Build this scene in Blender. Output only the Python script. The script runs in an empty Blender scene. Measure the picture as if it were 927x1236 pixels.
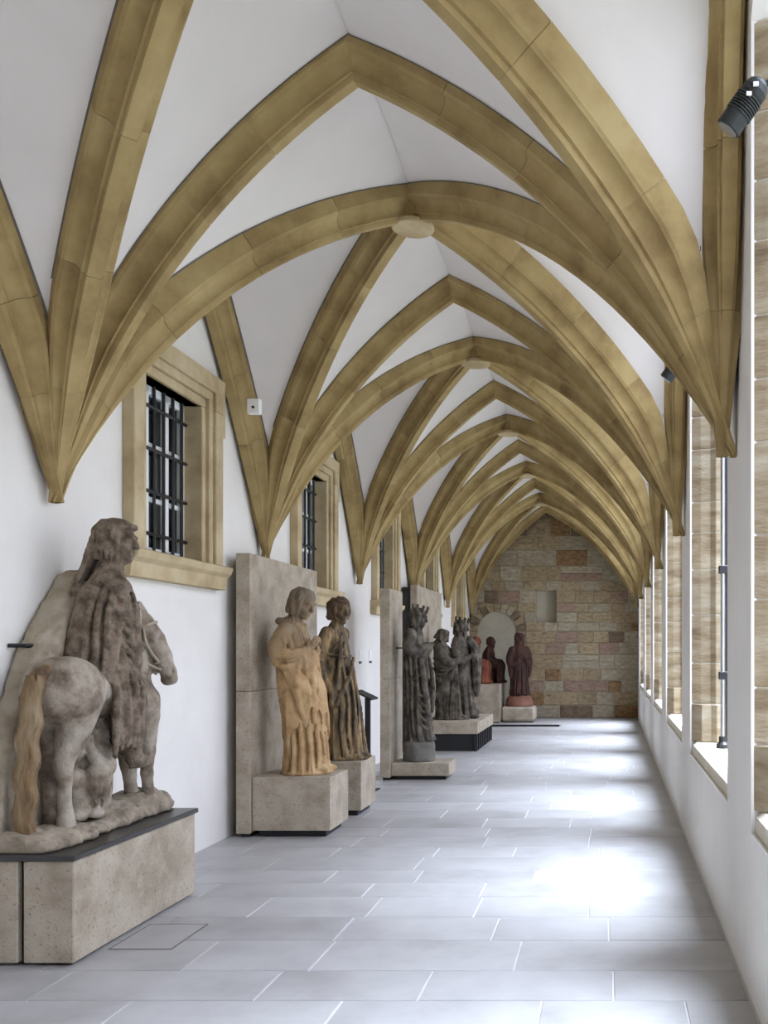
import bpy, bmesh, math, random
import numpy as np
from mathutils import Vector, Matrix
random.seed(7)
rng = np.random.default_rng(7)
PI = math.pi

# ------------------------------------------------------------------ camera
scene = bpy.context.scene
COL = scene.collection
FPX = 1150.0
cam_d = bpy.data.cameras.new('camera')
cam = bpy.data.objects.new('camera', cam_d)
COL.objects.link(cam)
cam.location = (0, 0, 1.6)
cam.rotation_euler = (PI / 2, 0, 0)
cam_d.sensor_width = 36.0
cam_d.lens = FPX * 36.0 / 1236.0
cam_d.shift_x = (463.5 - 733.0) / 1236.0
cam_d.shift_y = (785.0 - 618.0) / 1236.0
cam_d.clip_start = 0.05
scene.camera = cam

# ------------------------------------------------------------------ sky light and exposure
world = bpy.data.worlds.new('world')
scene.world = world
world.use_nodes = True
wn = world.node_tree.nodes
wl = world.node_tree.links
bg = wn['Background']
geo = wn.new('ShaderNodeTexCoord')
sep = wn.new('ShaderNodeSeparateXYZ')
mr = wn.new('ShaderNodeMapRange')
ramp = wn.new('ShaderNodeMixRGB')
wl.new(geo.outputs['Generated'], sep.inputs[0])
wl.new(sep.outputs['Z'], mr.inputs['Value'])
mr.inputs['From Min'].default_value = -0.1
mr.inputs['From Max'].default_value = 1.0
wl.new(mr.outputs[0], ramp.inputs['Fac'])
ramp.inputs['Color1'].default_value = (0.82, 0.91, 1.14, 1)
ramp.inputs['Color2'].default_value = (1.08, 1.20, 1.56, 1)
wl.new(ramp.outputs[0], bg.inputs['Color'])
bg.inputs['Strength'].default_value = 3.3
sun_d = bpy.data.lights.new('hazy_sun', 'SUN')
sun_d.energy = 9.0
sun_d.angle = math.radians(34)
sun_d.color = (0.80, 0.92, 1.14)
sun = bpy.data.objects.new('hazy_sun', sun_d)
COL.objects.link(sun)
sun.rotation_euler = Vector((.36, -.06, .93)).to_track_quat('Z', 'Y').to_euler()
vs = scene.view_settings
vs.view_transform = 'Standard'
vs.look = 'None'
vs.exposure = 0.98
vs.gamma = 1.0
vs.use_curve_mapping = False
try:
    scene.cycles.use_denoising = True
    scene.cycles.max_bounces = 16
    scene.cycles.diffuse_bounces = 12
    scene.cycles.sample_clamp_indirect = 10.0
except Exception:
    pass

# ------------------------------------------------------------------ layout numbers (metres; x across, y along the walk)
PER = 3.38
XL = -3.26                                   # plaster face of the left wall
def XR(y): return 0.665 + 0.0035 * (y - 5.0)  # plaster face of the right wall
NLO, NHI = -3, 5
def tipL(n): return Vector((-3.20, 5.52 + PER * n, 2.45))
def tipR(n):
    y = 4.90 + PER * n
    return Vector((XR(y) - 0.025, y, 2.59))
def apex(n): return Vector((-1.43, 5.42 + PER * n, 4.82))
def boss(n): return Vector((-1.45, 7.11 + PER * n, 4.80))
def formL(n): return Vector((XL + 0.075, 7.21 + PER * n, 4.75))
def formR(n):
    y = 6.59 + PER * n
    return Vector((XR(y) - 0.075, y, 5.75))
Y_BACK, Y_FRONT, H_WALL = 22.55, -4.75, 6.3
def rwin(n):                                  # right window opening, along the walk
    return 5.28 + PER * n, 7.77 + PER * n

for n in range(NLO, NHI):                     # portals only guide the sky light through the openings
    y0, y1 = rwin(n)
    if y0 < Y_FRONT + .2 or y1 > Y_BACK: continue
    ld = bpy.data.lights.new('window_portal', 'AREA')
    ld.shape = 'RECTANGLE'; ld.size = y1 - y0; ld.size_y = 4.6
    ld.cycles.is_portal = True
    lo = bpy.data.objects.new('window_portal', ld)
    COL.objects.link(lo)
    lo.location = (1.32, (y0 + y1) / 2, 3.15)
    lo.rotation_euler = (PI / 2, 0, PI / 2)

# ------------------------------------------------------------------ materials
def srgb(r, g, b):
    def f(c):
        c /= 255.0
        return c / 12.92 if c <= 0.04045 else ((c + 0.055) / 1.055) ** 2.4
    return (f(r), f(g), f(b), 1.0)

def make_mat(name, cols, scale=3.0, detail=6.0, rough=0.85, bump=0.15, bump_scale=40.0, speck=None,
             speck_scale=60.0, speck_amt=0.35, rand=0.0, stretch=(1, 1, 1), metallic=0.0, zstain=None, pos=None, coat=0.0, lo=.32, hi=.68):
    m = bpy.data.materials.new(name)
    m.use_nodes = True
    nt = m.node_tree; N = nt.nodes; L = nt.links
    b = N['Principled BSDF']
    b.inputs['Roughness'].default_value = rough
    b.inputs['Metallic'].default_value = metallic
    tc = N.new('ShaderNodeTexCoord')
    mp = N.new('ShaderNodeMapping')
    mp.inputs['Scale'].default_value = stretch
    L.new(tc.outputs['Object'], mp.inputs['Vector'])
    vec = mp.outputs['Vector']
    oi = N.new('ShaderNodeObjectInfo')
    if rand > 0:
        add = N.new('ShaderNodeVectorMath'); add.operation = 'ADD'
        mul = N.new('ShaderNodeVectorMath'); mul.operation = 'SCALE'
        cmb = N.new('ShaderNodeCombineXYZ')
        for i in range(3): L.new(oi.outputs['Random'], cmb.inputs[i])
        L.new(cmb.outputs[0], mul.inputs[0]); mul.inputs['Scale'].default_value = 37.0
        L.new(vec, add.inputs[0]); L.new(mul.outputs[0], add.inputs[1])
        vec = add.outputs[0]
    nz = N.new('ShaderNodeTexNoise')
    nz.inputs['Scale'].default_value = scale
    nz.inputs['Detail'].default_value = detail
    nz.inputs['Roughness'].default_value = 0.6
    L.new(vec, nz.inputs['Vector'])
    cr = N.new('ShaderNodeValToRGB')
    els = cr.color_ramp.elements
    k = len(cols)
    pp = pos or [lo + (hi - lo) * i / max(1, k - 1) for i in range(k)]
    while len(els) < k: els.new(0.5)
    for e, p, c in zip(els, pp, cols):
        e.position = p; e.color = c
    L.new(nz.outputs['Fac'], cr.inputs['Fac'])
    col = cr.outputs['Color']
    if rand > 0:
        hsv = N.new('ShaderNodeHueSaturation')
        r1 = N.new('ShaderNodeMapRange')
        r1.inputs['To Min'].default_value = 1 - rand; r1.inputs['To Max'].default_value = 1 + rand
        L.new(oi.outputs['Random'], r1.inputs['Value'])
        L.new(r1.outputs[0], hsv.inputs['Value'])
        L.new(col, hsv.inputs['Color'])
        col = hsv.outputs['Color']
    if speck is not None:
        vz = N.new('ShaderNodeTexNoise')
        vz.inputs['Scale'].default_value = speck_scale
        vz.inputs['Detail'].default_value = 2.0
        L.new(vec, vz.inputs['Vector'])
        mr2 = N.new('ShaderNodeMapRange')
        mr2.inputs['From Min'].default_value = 0.60; mr2.inputs['From Max'].default_value = 0.70
        mr2.inputs['To Max'].default_value = speck_amt
        L.new(vz.outputs['Fac'], mr2.inputs['Value'])
        mx = N.new('ShaderNodeMixRGB')
        mx.inputs['Color2'].default_value = speck
        L.new(mr2.outputs[0], mx.inputs['Fac']); L.new(col, mx.inputs['Color1'])
        col = mx.outputs['Color']
    if zstain is not None:                    # weathering that belongs to the upper or lower part of a carving
        zc, z0, z1, amt = zstain
        sp = N.new('ShaderNodeSeparateXYZ'); L.new(tc.outputs['Object'], sp.inputs[0])
        ad = N.new('ShaderNodeMath'); ad.operation = 'ADD'
        n2 = N.new('ShaderNodeTexNoise'); n2.inputs['Scale'].default_value = 5.0; n2.inputs['Detail'].default_value = 5
        L.new(tc.outputs['Object'], n2.inputs['Vector'])
        m2 = N.new('ShaderNodeMath'); m2.operation = 'MULTIPLY_ADD'
        m2.inputs[1].default_value = 0.8; m2.inputs[2].default_value = -0.4
        L.new(n2.outputs['Fac'], m2.inputs[0])
        L.new(sp.outputs['Z'], ad.inputs[0]); L.new(m2.outputs[0], ad.inputs[1])
        mr3 = N.new('ShaderNodeMapRange')
        mr3.inputs['From Min'].default_value = z0; mr3.inputs['From Max'].default_value = z1
        mr3.inputs['To Max'].default_value = amt
        L.new(ad.outputs[0], mr3.inputs['Value'])
        mx = N.new('ShaderNodeMixRGB'); mx.inputs['Color2'].default_value = zc
        L.new(mr3.outputs[0], mx.inputs['Fac']); L.new(col, mx.inputs['Color1'])
        col = mx.outputs['Color']
    L.new(col, b.inputs['Base Color'])
    if bump > 0:
        bz = N.new('ShaderNodeTexNoise')
        bz.inputs['Scale'].default_value = bump_scale; bz.inputs['Detail'].default_value = 5
        L.new(vec, bz.inputs['Vector'])
        bp = N.new('ShaderNodeBump')
        bp.inputs['Strength'].default_value = bump; bp.inputs['Distance'].default_value = 0.01
        L.new(bz.outputs['Fac'], bp.inputs['Height'])
        L.new(bp.outputs['Normal'], b.inputs['Normal'])
    return m

M = {}
M['plaster'] = make_mat('white_plaster', [srgb(216, 212, 206), srgb(226, 223, 217)], scale=1.3, bump=0.10, bump_scale=22, rough=0.9)
M['web'] = make_mat('vault_plaster', [srgb(212, 207, 203), srgb(222, 217, 213)], scale=1.1, bump=0.08, bump_scale=14, rough=0.92)
M['rib'] = make_mat('yellow_sandstone', [srgb(128, 106, 66), srgb(157, 135, 89), srgb(171, 151, 105)], scale=2.6, bump=0.10, bump_scale=60, rand=0.06, speck=srgb(130, 105, 62), speck_scale=11, speck_amt=.18)
M['ribjoint'] = make_mat('rib_mortar', [srgb(138, 120, 80), srgb(150, 132, 92)], bump=0)
M['mortar'] = make_mat('rib_joint', [srgb(96, 92, 84), srgb(112, 106, 96)], bump=0)
M['frame'] = make_mat('window_sandstone', [srgb(158, 138, 104), srgb(180, 162, 126), srgb(192, 176, 144)], scale=3, bump=0.15, bump_scale=70, rand=0.05)
M['jamb'] = make_mat('jamb_sandstone', [srgb(116, 100, 76), srgb(145, 128, 101), srgb(164, 150, 125), srgb(178, 168, 148)], scale=2.8, detail=9, bump=0.5, bump_scale=24, rand=0.10, stretch=(1, 1, 4), lo=.3, hi=.7)
M['jointlight'] = make_mat('light_mortar', [srgb(184, 176, 160), srgb(200, 193, 178)], bump=.2)
M['sill'] = make_mat('sill_stone', [srgb(190, 180, 160), srgb(205, 198, 182)], bump=.3)
M['tile'] = make_mat('grey_floor_stone', [srgb(144, 141, 138), srgb(162, 160, 158), srgb(172, 170, 168)], scale=2.2, bump=0.06, bump_scale=30, rough=0.42, rand=0.055, lo=.25, hi=.75)
M['tilejoint'] = make_mat('floor_joint', [srgb(190, 188, 185), srgb(204, 202, 199)], bump=0, rough=.8)
M['tuff'] = make_mat('tuff_stone', [srgb(140, 128, 110), srgb(163, 151, 133), srgb(174, 163, 146)], scale=5, detail=9, bump=0.4, bump_scale=80, speck=srgb(84, 74, 63), speck_scale=52, speck_amt=.55, rough=.9)
M['black'] = make_mat('black_steel', [srgb(16, 16, 17), srgb(24, 24, 25)], bump=0, rough=.5)
M['darkplate'] = make_mat('dark_base_plate', [srgb(34, 33, 32), srgb(46, 44, 42)], bump=0.05, rough=.32)
M['steel'] = make_mat('brushed_steel', [srgb(175, 180, 182), srgb(200, 204, 206)], bump=0, rough=.3, metallic=1.0)
M['sash'] = make_mat('white_sash_paint', [srgb(214, 216, 214), srgb(224, 226, 224)], bump=0, rough=.5)
M['glass'] = make_mat('dark_glass', [srgb(20, 22, 22), srgb(34, 36, 34)], bump=0, rough=.06)
M['white'] = make_mat('white_plastic', [srgb(230, 230, 228), srgb(238, 238, 236)], bump=0, rough=.4)
M['lens'] = make_mat('lamp_glass', [srgb(90, 96, 100), srgb(110, 116, 120)], bump=0, rough=.1)
M['lawn'] = make_mat('courtyard_paving', [srgb(96, 98, 84), srgb(120, 120, 106)], scale=1, bump=.3)
M['backmortar'] = make_mat('back_wall_mortar', [srgb(158, 144, 122), srgb(176, 162, 140)], scale=8, bump=.4, bump_scale=50)
M['bplaster'] = make_mat('niche_plaster', [srgb(165, 158, 140), srgb(182, 176, 158)], scale=3, bump=.1)
M['fixture'] = make_mat('black_lamp_housing', [srgb(18, 22, 20), srgb(24, 28, 26)], bump=0, rough=.6)

def back_stone_mat(i, c0, c1, c2):
    return make_mat('weathered_sandstone_%s' % i, [c0, c1, c2], scale=9, detail=9, bump=.9, bump_scale=20, rand=.09, stretch=(1, 1, 2.2))
BST = [back_stone_mat('tan', srgb(112, 95, 70), srgb(150, 132, 102), srgb(170, 154, 126)),
       back_stone_mat('grey', srgb(126, 115, 95), srgb(156, 145, 122), srgb(174, 164, 144)),
       back_stone_mat('orange', srgb(96, 72, 46), srgb(130, 100, 66), srgb(150, 126, 92)),
       back_stone_mat('pink', srgb(112, 88, 74), srgb(142, 117, 100), srgb(160, 140, 122)),
       back_stone_mat('brown', srgb(84, 68, 52), srgb(112, 94, 74), srgb(132, 116, 94))]

M['st_rider'] = make_mat('rider_stone', [srgb(80, 68, 56), srgb(122, 108, 92), srgb(150, 139, 123), srgb(166, 156, 142)], scale=6.5, detail=9, bump=.6, bump_scale=55, lo=.34, hi=.64)
M['st_rider_cloak'] = make_mat('rider_cloak_stone', [srgb(62, 50, 38), srgb(92, 78, 62), srgb(124, 110, 94), srgb(104, 74, 62)], scale=14, detail=9, bump=.8, bump_scale=70, lo=.30, hi=.74)
M['st_tail'] = make_mat('tail_stone', [srgb(80, 62, 42), srgb(118, 94, 62), srgb(142, 124, 98)], scale=5, bump=.6, bump_scale=60, stretch=(3, 3, .6))
M['st_rock'] = make_mat('rider_ground_stone', [srgb(92, 82, 68), srgb(134, 122, 104), srgb(160, 148, 130)], scale=6, bump=.8, bump_scale=40)
M['st_slab'] = make_mat('rider_backing_stone', [srgb(120, 108, 90), srgb(158, 146, 126), srgb(172, 162, 146)], scale=5, bump=.7, bump_scale=40)
M['st_tan'] = make_mat('ochre_statue_stone', [srgb(112, 84, 54), srgb(166, 134, 92), srgb(186, 158, 118)], scale=7, detail=9, bump=.45, bump_scale=60, zstain=(srgb(92, 84, 72), .85, 1.5, .85), lo=.25, hi=.7)
M['st_tan2'] = make_mat('stained_statue_stone', [srgb(46, 40, 33), srgb(104, 88, 64), srgb(158, 130, 90)], scale=7, detail=9, bump=.45, bump_scale=60, stretch=(2.2, 2.2, .5), zstain=(srgb(66, 46, 32), 1.25, 1.5, .9), lo=.36, hi=.64)
M['st_dark'] = make_mat('grey_statue_stone', [srgb(40, 36, 30), srgb(78, 71, 60), srgb(112, 104, 90)], scale=8, detail=9, bump=.5, bump_scale=60, lo=.34, hi=.66)
M['st_drum'] = make_mat('drum_base_stone', [srgb(80, 76, 68), srgb(118, 114, 106)], scale=7, bump=.5)
M['st_red'] = make_mat('red_statue_paint', [srgb(70, 32, 18), srgb(114, 56, 34), srgb(130, 76, 50)], scale=5, bump=.3, lo=.3, hi=.7)
M['st_darkred'] = make_mat('dark_red_statue_paint', [srgb(30, 18, 13), srgb(58, 33, 23), srgb(88, 52, 36)], scale=5, bump=.3, stretch=(2, 2, .8), lo=.3, hi=.7)
M['st_redbase'] = make_mat('red_stone_base', [srgb(104, 66, 50), srgb(138, 96, 78)], scale=5, bump=.3)

# ------------------------------------------------------------------ mesh helpers
def link(o, parent=None):
    COL.objects.link(o)
    if parent is not None: o.parent = parent
    return o

def mesh_obj(name, verts, faces, mat, parent=None, smooth=False):
    me = bpy.data.meshes.new(name)
    me.from_pydata([tuple(v) for v in verts], [], [tuple(f) for f in faces])
    bm = bmesh.new(); bm.from_mesh(me)
    bmesh.ops.recalc_face_normals(bm, faces=bm.faces)
    bm.to_mesh(me); bm.free()
    if smooth: me.shade_smooth()
    me.materials.append(mat)
    return link(bpy.data.objects.new(name, me), parent)

def bm_obj(name, bm, mat, parent=None, smooth=False, loc=None):
    me = bpy.data.meshes.new(name)
    bmesh.ops.recalc_face_normals(bm, faces=bm.faces)
    bm.to_mesh(me); bm.free()
    if smooth: me.shade_smooth()
    me.materials.append(mat)
    o = link(bpy.data.objects.new(name, me), parent)
    if loc is not None: o.location = loc
    return o

def add_box(bm, x0, x1, y0, y1, z0, z1, bev=0.0, jitter=0.0):
    b = bmesh.new()
    bmesh.ops.create_cube(b, size=1.0)
    for v in b.verts:
        v.co.x = x0 if v.co.x < 0 else x1
        v.co.y = y0 if v.co.y < 0 else y1
        v.co.z = z0 if v.co.z < 0 else z1
        if jitter: v.co += Vector((random.uniform(-jitter, jitter), random.uniform(-jitter, jitter), random.uniform(-jitter, jitter)))
    if bev > 0: bmesh.ops.bevel(b, geom=list(b.edges), offset=bev, segments=1, affect='EDGES', profile=.5)
    me = bpy.data.meshes.new('tmp'); b.to_mesh(me); b.free()
    bm.from_mesh(me); bpy.data.meshes.remove(me)

def box(name, x0, x1, y0, y1, z0, z1, mat, parent=None, bev=0.004, jitter=0.0):
    bm = bmesh.new(); add_box(bm, x0, x1, y0, y1, z0, z1, bev, jitter)
    return bm_obj(name, bm, mat, parent)

def add_prism(bm, pts, vec, bev=0.0):
    b = bmesh.new()
    vs_ = [b.verts.new(Vector(p)) for p in pts]
    f = b.faces.new(vs_)
    r = bmesh.ops.extrude_face_region(b, geom=[f])
    bmesh.ops.translate(b, vec=Vector(vec), verts=[e for e in r['geom'] if isinstance(e, bmesh.types.BMVert)])
    if bev > 0: bmesh.ops.bevel(b, geom=list(b.edges), offset=bev, segments=1, affect='EDGES', profile=.5)
    bmesh.ops.recalc_face_normals(b, faces=b.faces)
    me = bpy.data.meshes.new('tmp'); b.to_mesh(me); b.free()
    bm.from_mesh(me); bpy.data.meshes.remove(me)

def prism(name, pts, vec, mat, parent=None, bev=0.0):
    bm = bmesh.new(); add_prism(bm, pts, vec, bev)
    return bm_obj(name, bm, mat, parent)

def add_tube(bm, pts, r, seg=8):
    pts = [Vector(p) for p in pts]
    rings = []
    for i, p in enumerate(pts):
        t = (pts[min(i + 1, len(pts) - 1)] - pts[max(i - 1, 0)]).normalized()
        a = t.cross(Vector((0, 0, 1)))
        if a.length < 1e-3: a = t.cross(Vector((1, 0, 0)))
        a.normalize(); b_ = t.cross(a)
        rr = r[i] if isinstance(r, (list, tuple)) else r
        rings.append([bm.verts.new(p + a * (math.cos(2 * PI * k / seg) * rr) + b_ * (math.sin(2 * PI * k / seg) * rr)) for k in range(seg)])
    for i in range(len(rings) - 1):
        for k in range(seg):
            bm.faces.new((rings[i][k], rings[i][(k + 1) % seg], rings[i + 1][(k + 1) % seg], rings[i + 1][k]))
    bm.faces.new(rings[0][::-1]); bm.faces.new(rings[-1])

def tube(name, pts, r, mat, parent=None, seg=8):
    bm = bmesh.new(); add_tube(bm, pts, r, seg)
    return bm_obj(name, bm, mat, parent, smooth=False)

def add_lathe(bm, prof, origin, axis=(0, 0, 1), seg=24):
    ax = Vector(axis).normalized()
    a = ax.cross(Vector((0, 0, 1)))
    if a.length < 1e-3: a = Vector((1, 0, 0))
    a.normalize(); b_ = ax.cross(a)
    o = Vector(origin); rings = []
    for r, h in prof:
        rings.append([bm.verts.new(o + ax * h + a * (math.cos(2 * PI * k / seg) * r) + b_ * (math.sin(2 * PI * k / seg) * r)) for k in range(seg)])
    for i in range(len(rings) - 1):
        for k in range(seg):
            bm.faces.new((rings[i][k], rings[i][(k + 1) % seg], rings[i + 1][(k + 1) % seg], rings[i + 1][k]))
    bm.faces.new(rings[0][::-1]); bm.faces.new(rings[-1])

def lathe(name, prof, origin, mat, parent=None, axis=(0, 0, 1), seg=24, smooth=False):
    bm = bmesh.new(); add_lathe(bm, prof, origin, axis, seg)
    return bm_obj(name, bm, mat, parent, smooth=smooth)

def empty(name, loc=(0, 0, 0), rz=0.0):
    o = bpy.data.objects.new(name, None)
    o.empty_display_size = .1
    COL.objects.link(o); o.location = loc; o.rotation_euler = (0, 0, rz)
    return o

def tag(o, label, cat, group=None, kind=None):
    o['label'] = label; o['category'] = cat
    if group: o['group'] = group
    if kind: o['kind'] = kind
    return o

def copy_tree(o, parent=None):
    c = o.copy(); COL.objects.link(c); c.parent = parent
    for ch in list(o.children): copy_tree(ch, c)
    return c

# ------------------------------------------------------------------ FLOOR
floor = box('floor', XL - .4, 1.35, Y_FRONT - .2, Y_BACK + .4, -0.25, -0.006, M['tilejoint'], bev=0)
tag(floor, 'pale grey stone paving of the cloister walk', 'floor', kind='structure')
y = 3.2
row = 0
while y < Y_BACK - .05:
    dy = random.uniform(.36, .50)
    if y + dy > Y_BACK - .3: dy = Y_BACK - y - .002
    x = XL + .005
    first = True
    while x < XR(y) - .02:
        w = random.uniform(.62, 1.15)
        if first: w *= random.uniform(.35, 1.0); first = False
        if XR(y) - (x + w) < .3: w = XR(y) - .006 - x
        o = box('floor_tile', 0, w - .008, 0, dy - .008, -.03, 0, M['tile'], floor, bev=.0025)
        o.location = (x, y, random.uniform(-.0012, 0))
        x += w
    y += dy; row += 1
# courtyard ground outside the windows
courtyard = box('ground', 1.36, 40, -30, 60, -.35, -.1, M['lawn'], bev=0)
sky_block = box('wall_sky_block', 15.0, 16.0, -25, 50, -.35, 11.0, M['plaster'], bev=0)  # unseen wall, added only to block the low sky from the openings
tag(sky_block, 'plain pale wall added across the courtyard to block the low sky', 'wall', kind='structure')
tag(courtyard, 'grey ground of the courtyard outside the windows', 'ground', kind='structure')

# ------------------------------------------------------------------ WALLS
def wall_strip(name, xin, thick, ya, yb, H, openings, mat):
    """wall along y, inner face at xin(y), thick signed; openings = (y0, y1, z_sill, head(t in 0..1))"""
    V = []; F = []
    def quad(a, b, c, d):
        i = len(V); V.extend([a, b, c, d]); F.append((i, i + 1, i + 2, i + 3))
    def col(y0, y1, z00, z01, z10, z11):
        for off in (0, thick):
            quad((xin(y0) + off, y0, z00), (xin(y1) + off, y1, z10), (xin(y1) + off, y1, z11), (xin(y0) + off, y0, z01))
    cur = ya
    for (y0, y1, zs, head) in openings:
        col(cur, y0, 0 - .25, H, -.25, H)
        ns = 16
        for i in range(ns):
            a = y0 + (y1 - y0) * i / ns; b = y0 + (y1 - y0) * (i + 1) / ns
            ha, hb = head(i / ns), head((i + 1) / ns)
            col(a, b, -.25, zs, -.25, zs)
            col(a, b, ha, H, hb, H)
            quad((xin(a), a, zs), (xin(b), b, zs), (xin(b) + thick, b, zs), (xin(a) + thick, a, zs))
            quad((xin(a), a, ha), (xin(b), b, hb), (xin(b) + thick, b, hb), (xin(a) + thick, a, ha))
        for yy, hh in ((y0, head(0)), (y1, head(1))):
            quad((xin(yy), yy, zs), (xin(yy) + thick, yy, zs), (xin(yy) + thick, yy, hh), (xin(yy), yy, hh))
        cur = y1
    col(cur, yb, -.25, H, -.25, H)
    for yy in (ya, yb):
        quad((xin(yy), yy, -.25), (xin(yy) + thick, yy, -.25), (xin(yy) + thick, yy, H), (xin(yy), yy, H))
    quad((xin(ya), ya, H), (xin(yb), yb, H), (xin(yb) + thick, yb, H), (xin(ya) + thick, ya, H))
    return mesh_obj(name, V, F, mat)

def head_pointed(t):
    s = min(1, abs(2 * t - 1))
    return 4.5 + .62 * (1 - s ** 1.7) ** .8
RW = [n for n in range(NLO, NHI) if rwin(n)[0] > Y_FRONT + .2]
wr = wall_strip('wall_right', XR, .60, Y_FRONT, Y_BACK, H_WALL, [(*rwin(n), .755, head_pointed) for n in RW], M['plaster'])
tag(wr, 'white plastered wall with tall openings to the courtyard', 'wall', kind='structure')

WL_C = lambda n: 7.14 + PER * n
LW = [0, 1, 2, 3, 4]
wlft = wall_strip('wall_left', lambda y: XL, -.5, Y_FRONT, Y_BACK, H_WALL,
                  [(WL_C(n) - .47, WL_C(n) + .47, 2.28, lambda t: 3.55) for n in LW], M['plaster'])
tag(wlft, 'white plastered wall behind the statues with barred windows', 'wall', kind='structure')

wf = box('wall_front', XL - .5, 1.3, Y_FRONT - .3, Y_FRONT, -.25, H_WALL, M['plaster'], bev=0)
tag(wf, 'white plastered wall closing the walk behind the viewer', 'wall', kind='structure')

# ---- right windows: sill, dressed jamb stones, steel post
def jamb(parent, y, sgn, z0, z1, label_base=True):
    """dressed stones lining one side of an opening; sgn=-1: stone stands out towards -y"""
    x0 = XR(y)
    def prof(off, base):
        e = .07 if base else 0.0
        return [(x0 + .012 + off, y + sgn * (-.04)), (x0 + .012 + off, y + sgn * (.0 - off * .5)), (x0 + .085, y + sgn * (.035 + e - off)),
                (x0 + .16, y + sgn * (.05 + e - off)), (x0 + .20, y + sgn * (.095 + e - off)), (x0 + .36, y + sgn * (.105 + e - off)), (x0 + .42, y + sgn * (.14 + e - off)), (x0 + .56, y + sgn * (.14 + e - off)), (x0 + .56, y + sgn * (-.04))]
    pr = prof(.007, False)
    prism('mortar_bed', [(a, b, z0) for a, b in pr], (0, 0, z1 - z0), M['jointlight'], parent)
    z = z0; first = True
    while z < z1 - .02:
        h = .31 if first else random.uniform(.24, .44)
        if z1 - (z + h) < .18: h = z1 - z
        pr = prof(0, first)
        prism('jamb_stone', [(a, b, z) for a, b in pr], (0, 0, h - .009), M['jamb'], parent, bev=.004)
        z += h; first = False

for i, n in enumerate(RW):
    y0, y1 = rwin(n)
    w = empty('window_%d' % (len(LW) + i + 1), ((XR(y0) + XR(y1)) / 2 + .3, (y0 + y1) / 2, .755))
    tag(w, {-2: 'tall opening to the courtyard level with the viewer', -1: 'nearest tall opening, cut by the right edge of the view', 0: 'second tall opening, with the slim steel post in view',
            1: 'third tall opening from the viewer', 2: 'fourth tall opening from the viewer', 3: 'fifth tall opening from the viewer', 4: 'farthest tall opening, beside the end wall'}[n], 'window', kind='structure')
    inv = Matrix.Translation(-Vector(w.location))
    before = set(bpy.data.objects)
    s = prism('sill', [(XR(y0) + .02, y0 + .003, .757), (XR(y0) + .02, y0 + .003, .835), (XR(y0) + .05, y0 + .003, .86), (XR(y0) + .66, y0 + .003, .86), (XR(y0) + .66, y0 + .003, .757)],
              (XR(y1) - XR(y0), y1 - y0 - .006, 0), M['sill'], w)
    jamb(w, y1, -1, .862, 4.5)
    jamb(w, y0, 1, .862, 4.5)
    for o in set(bpy.data.objects) - before:
        o.data.transform(inv)

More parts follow.
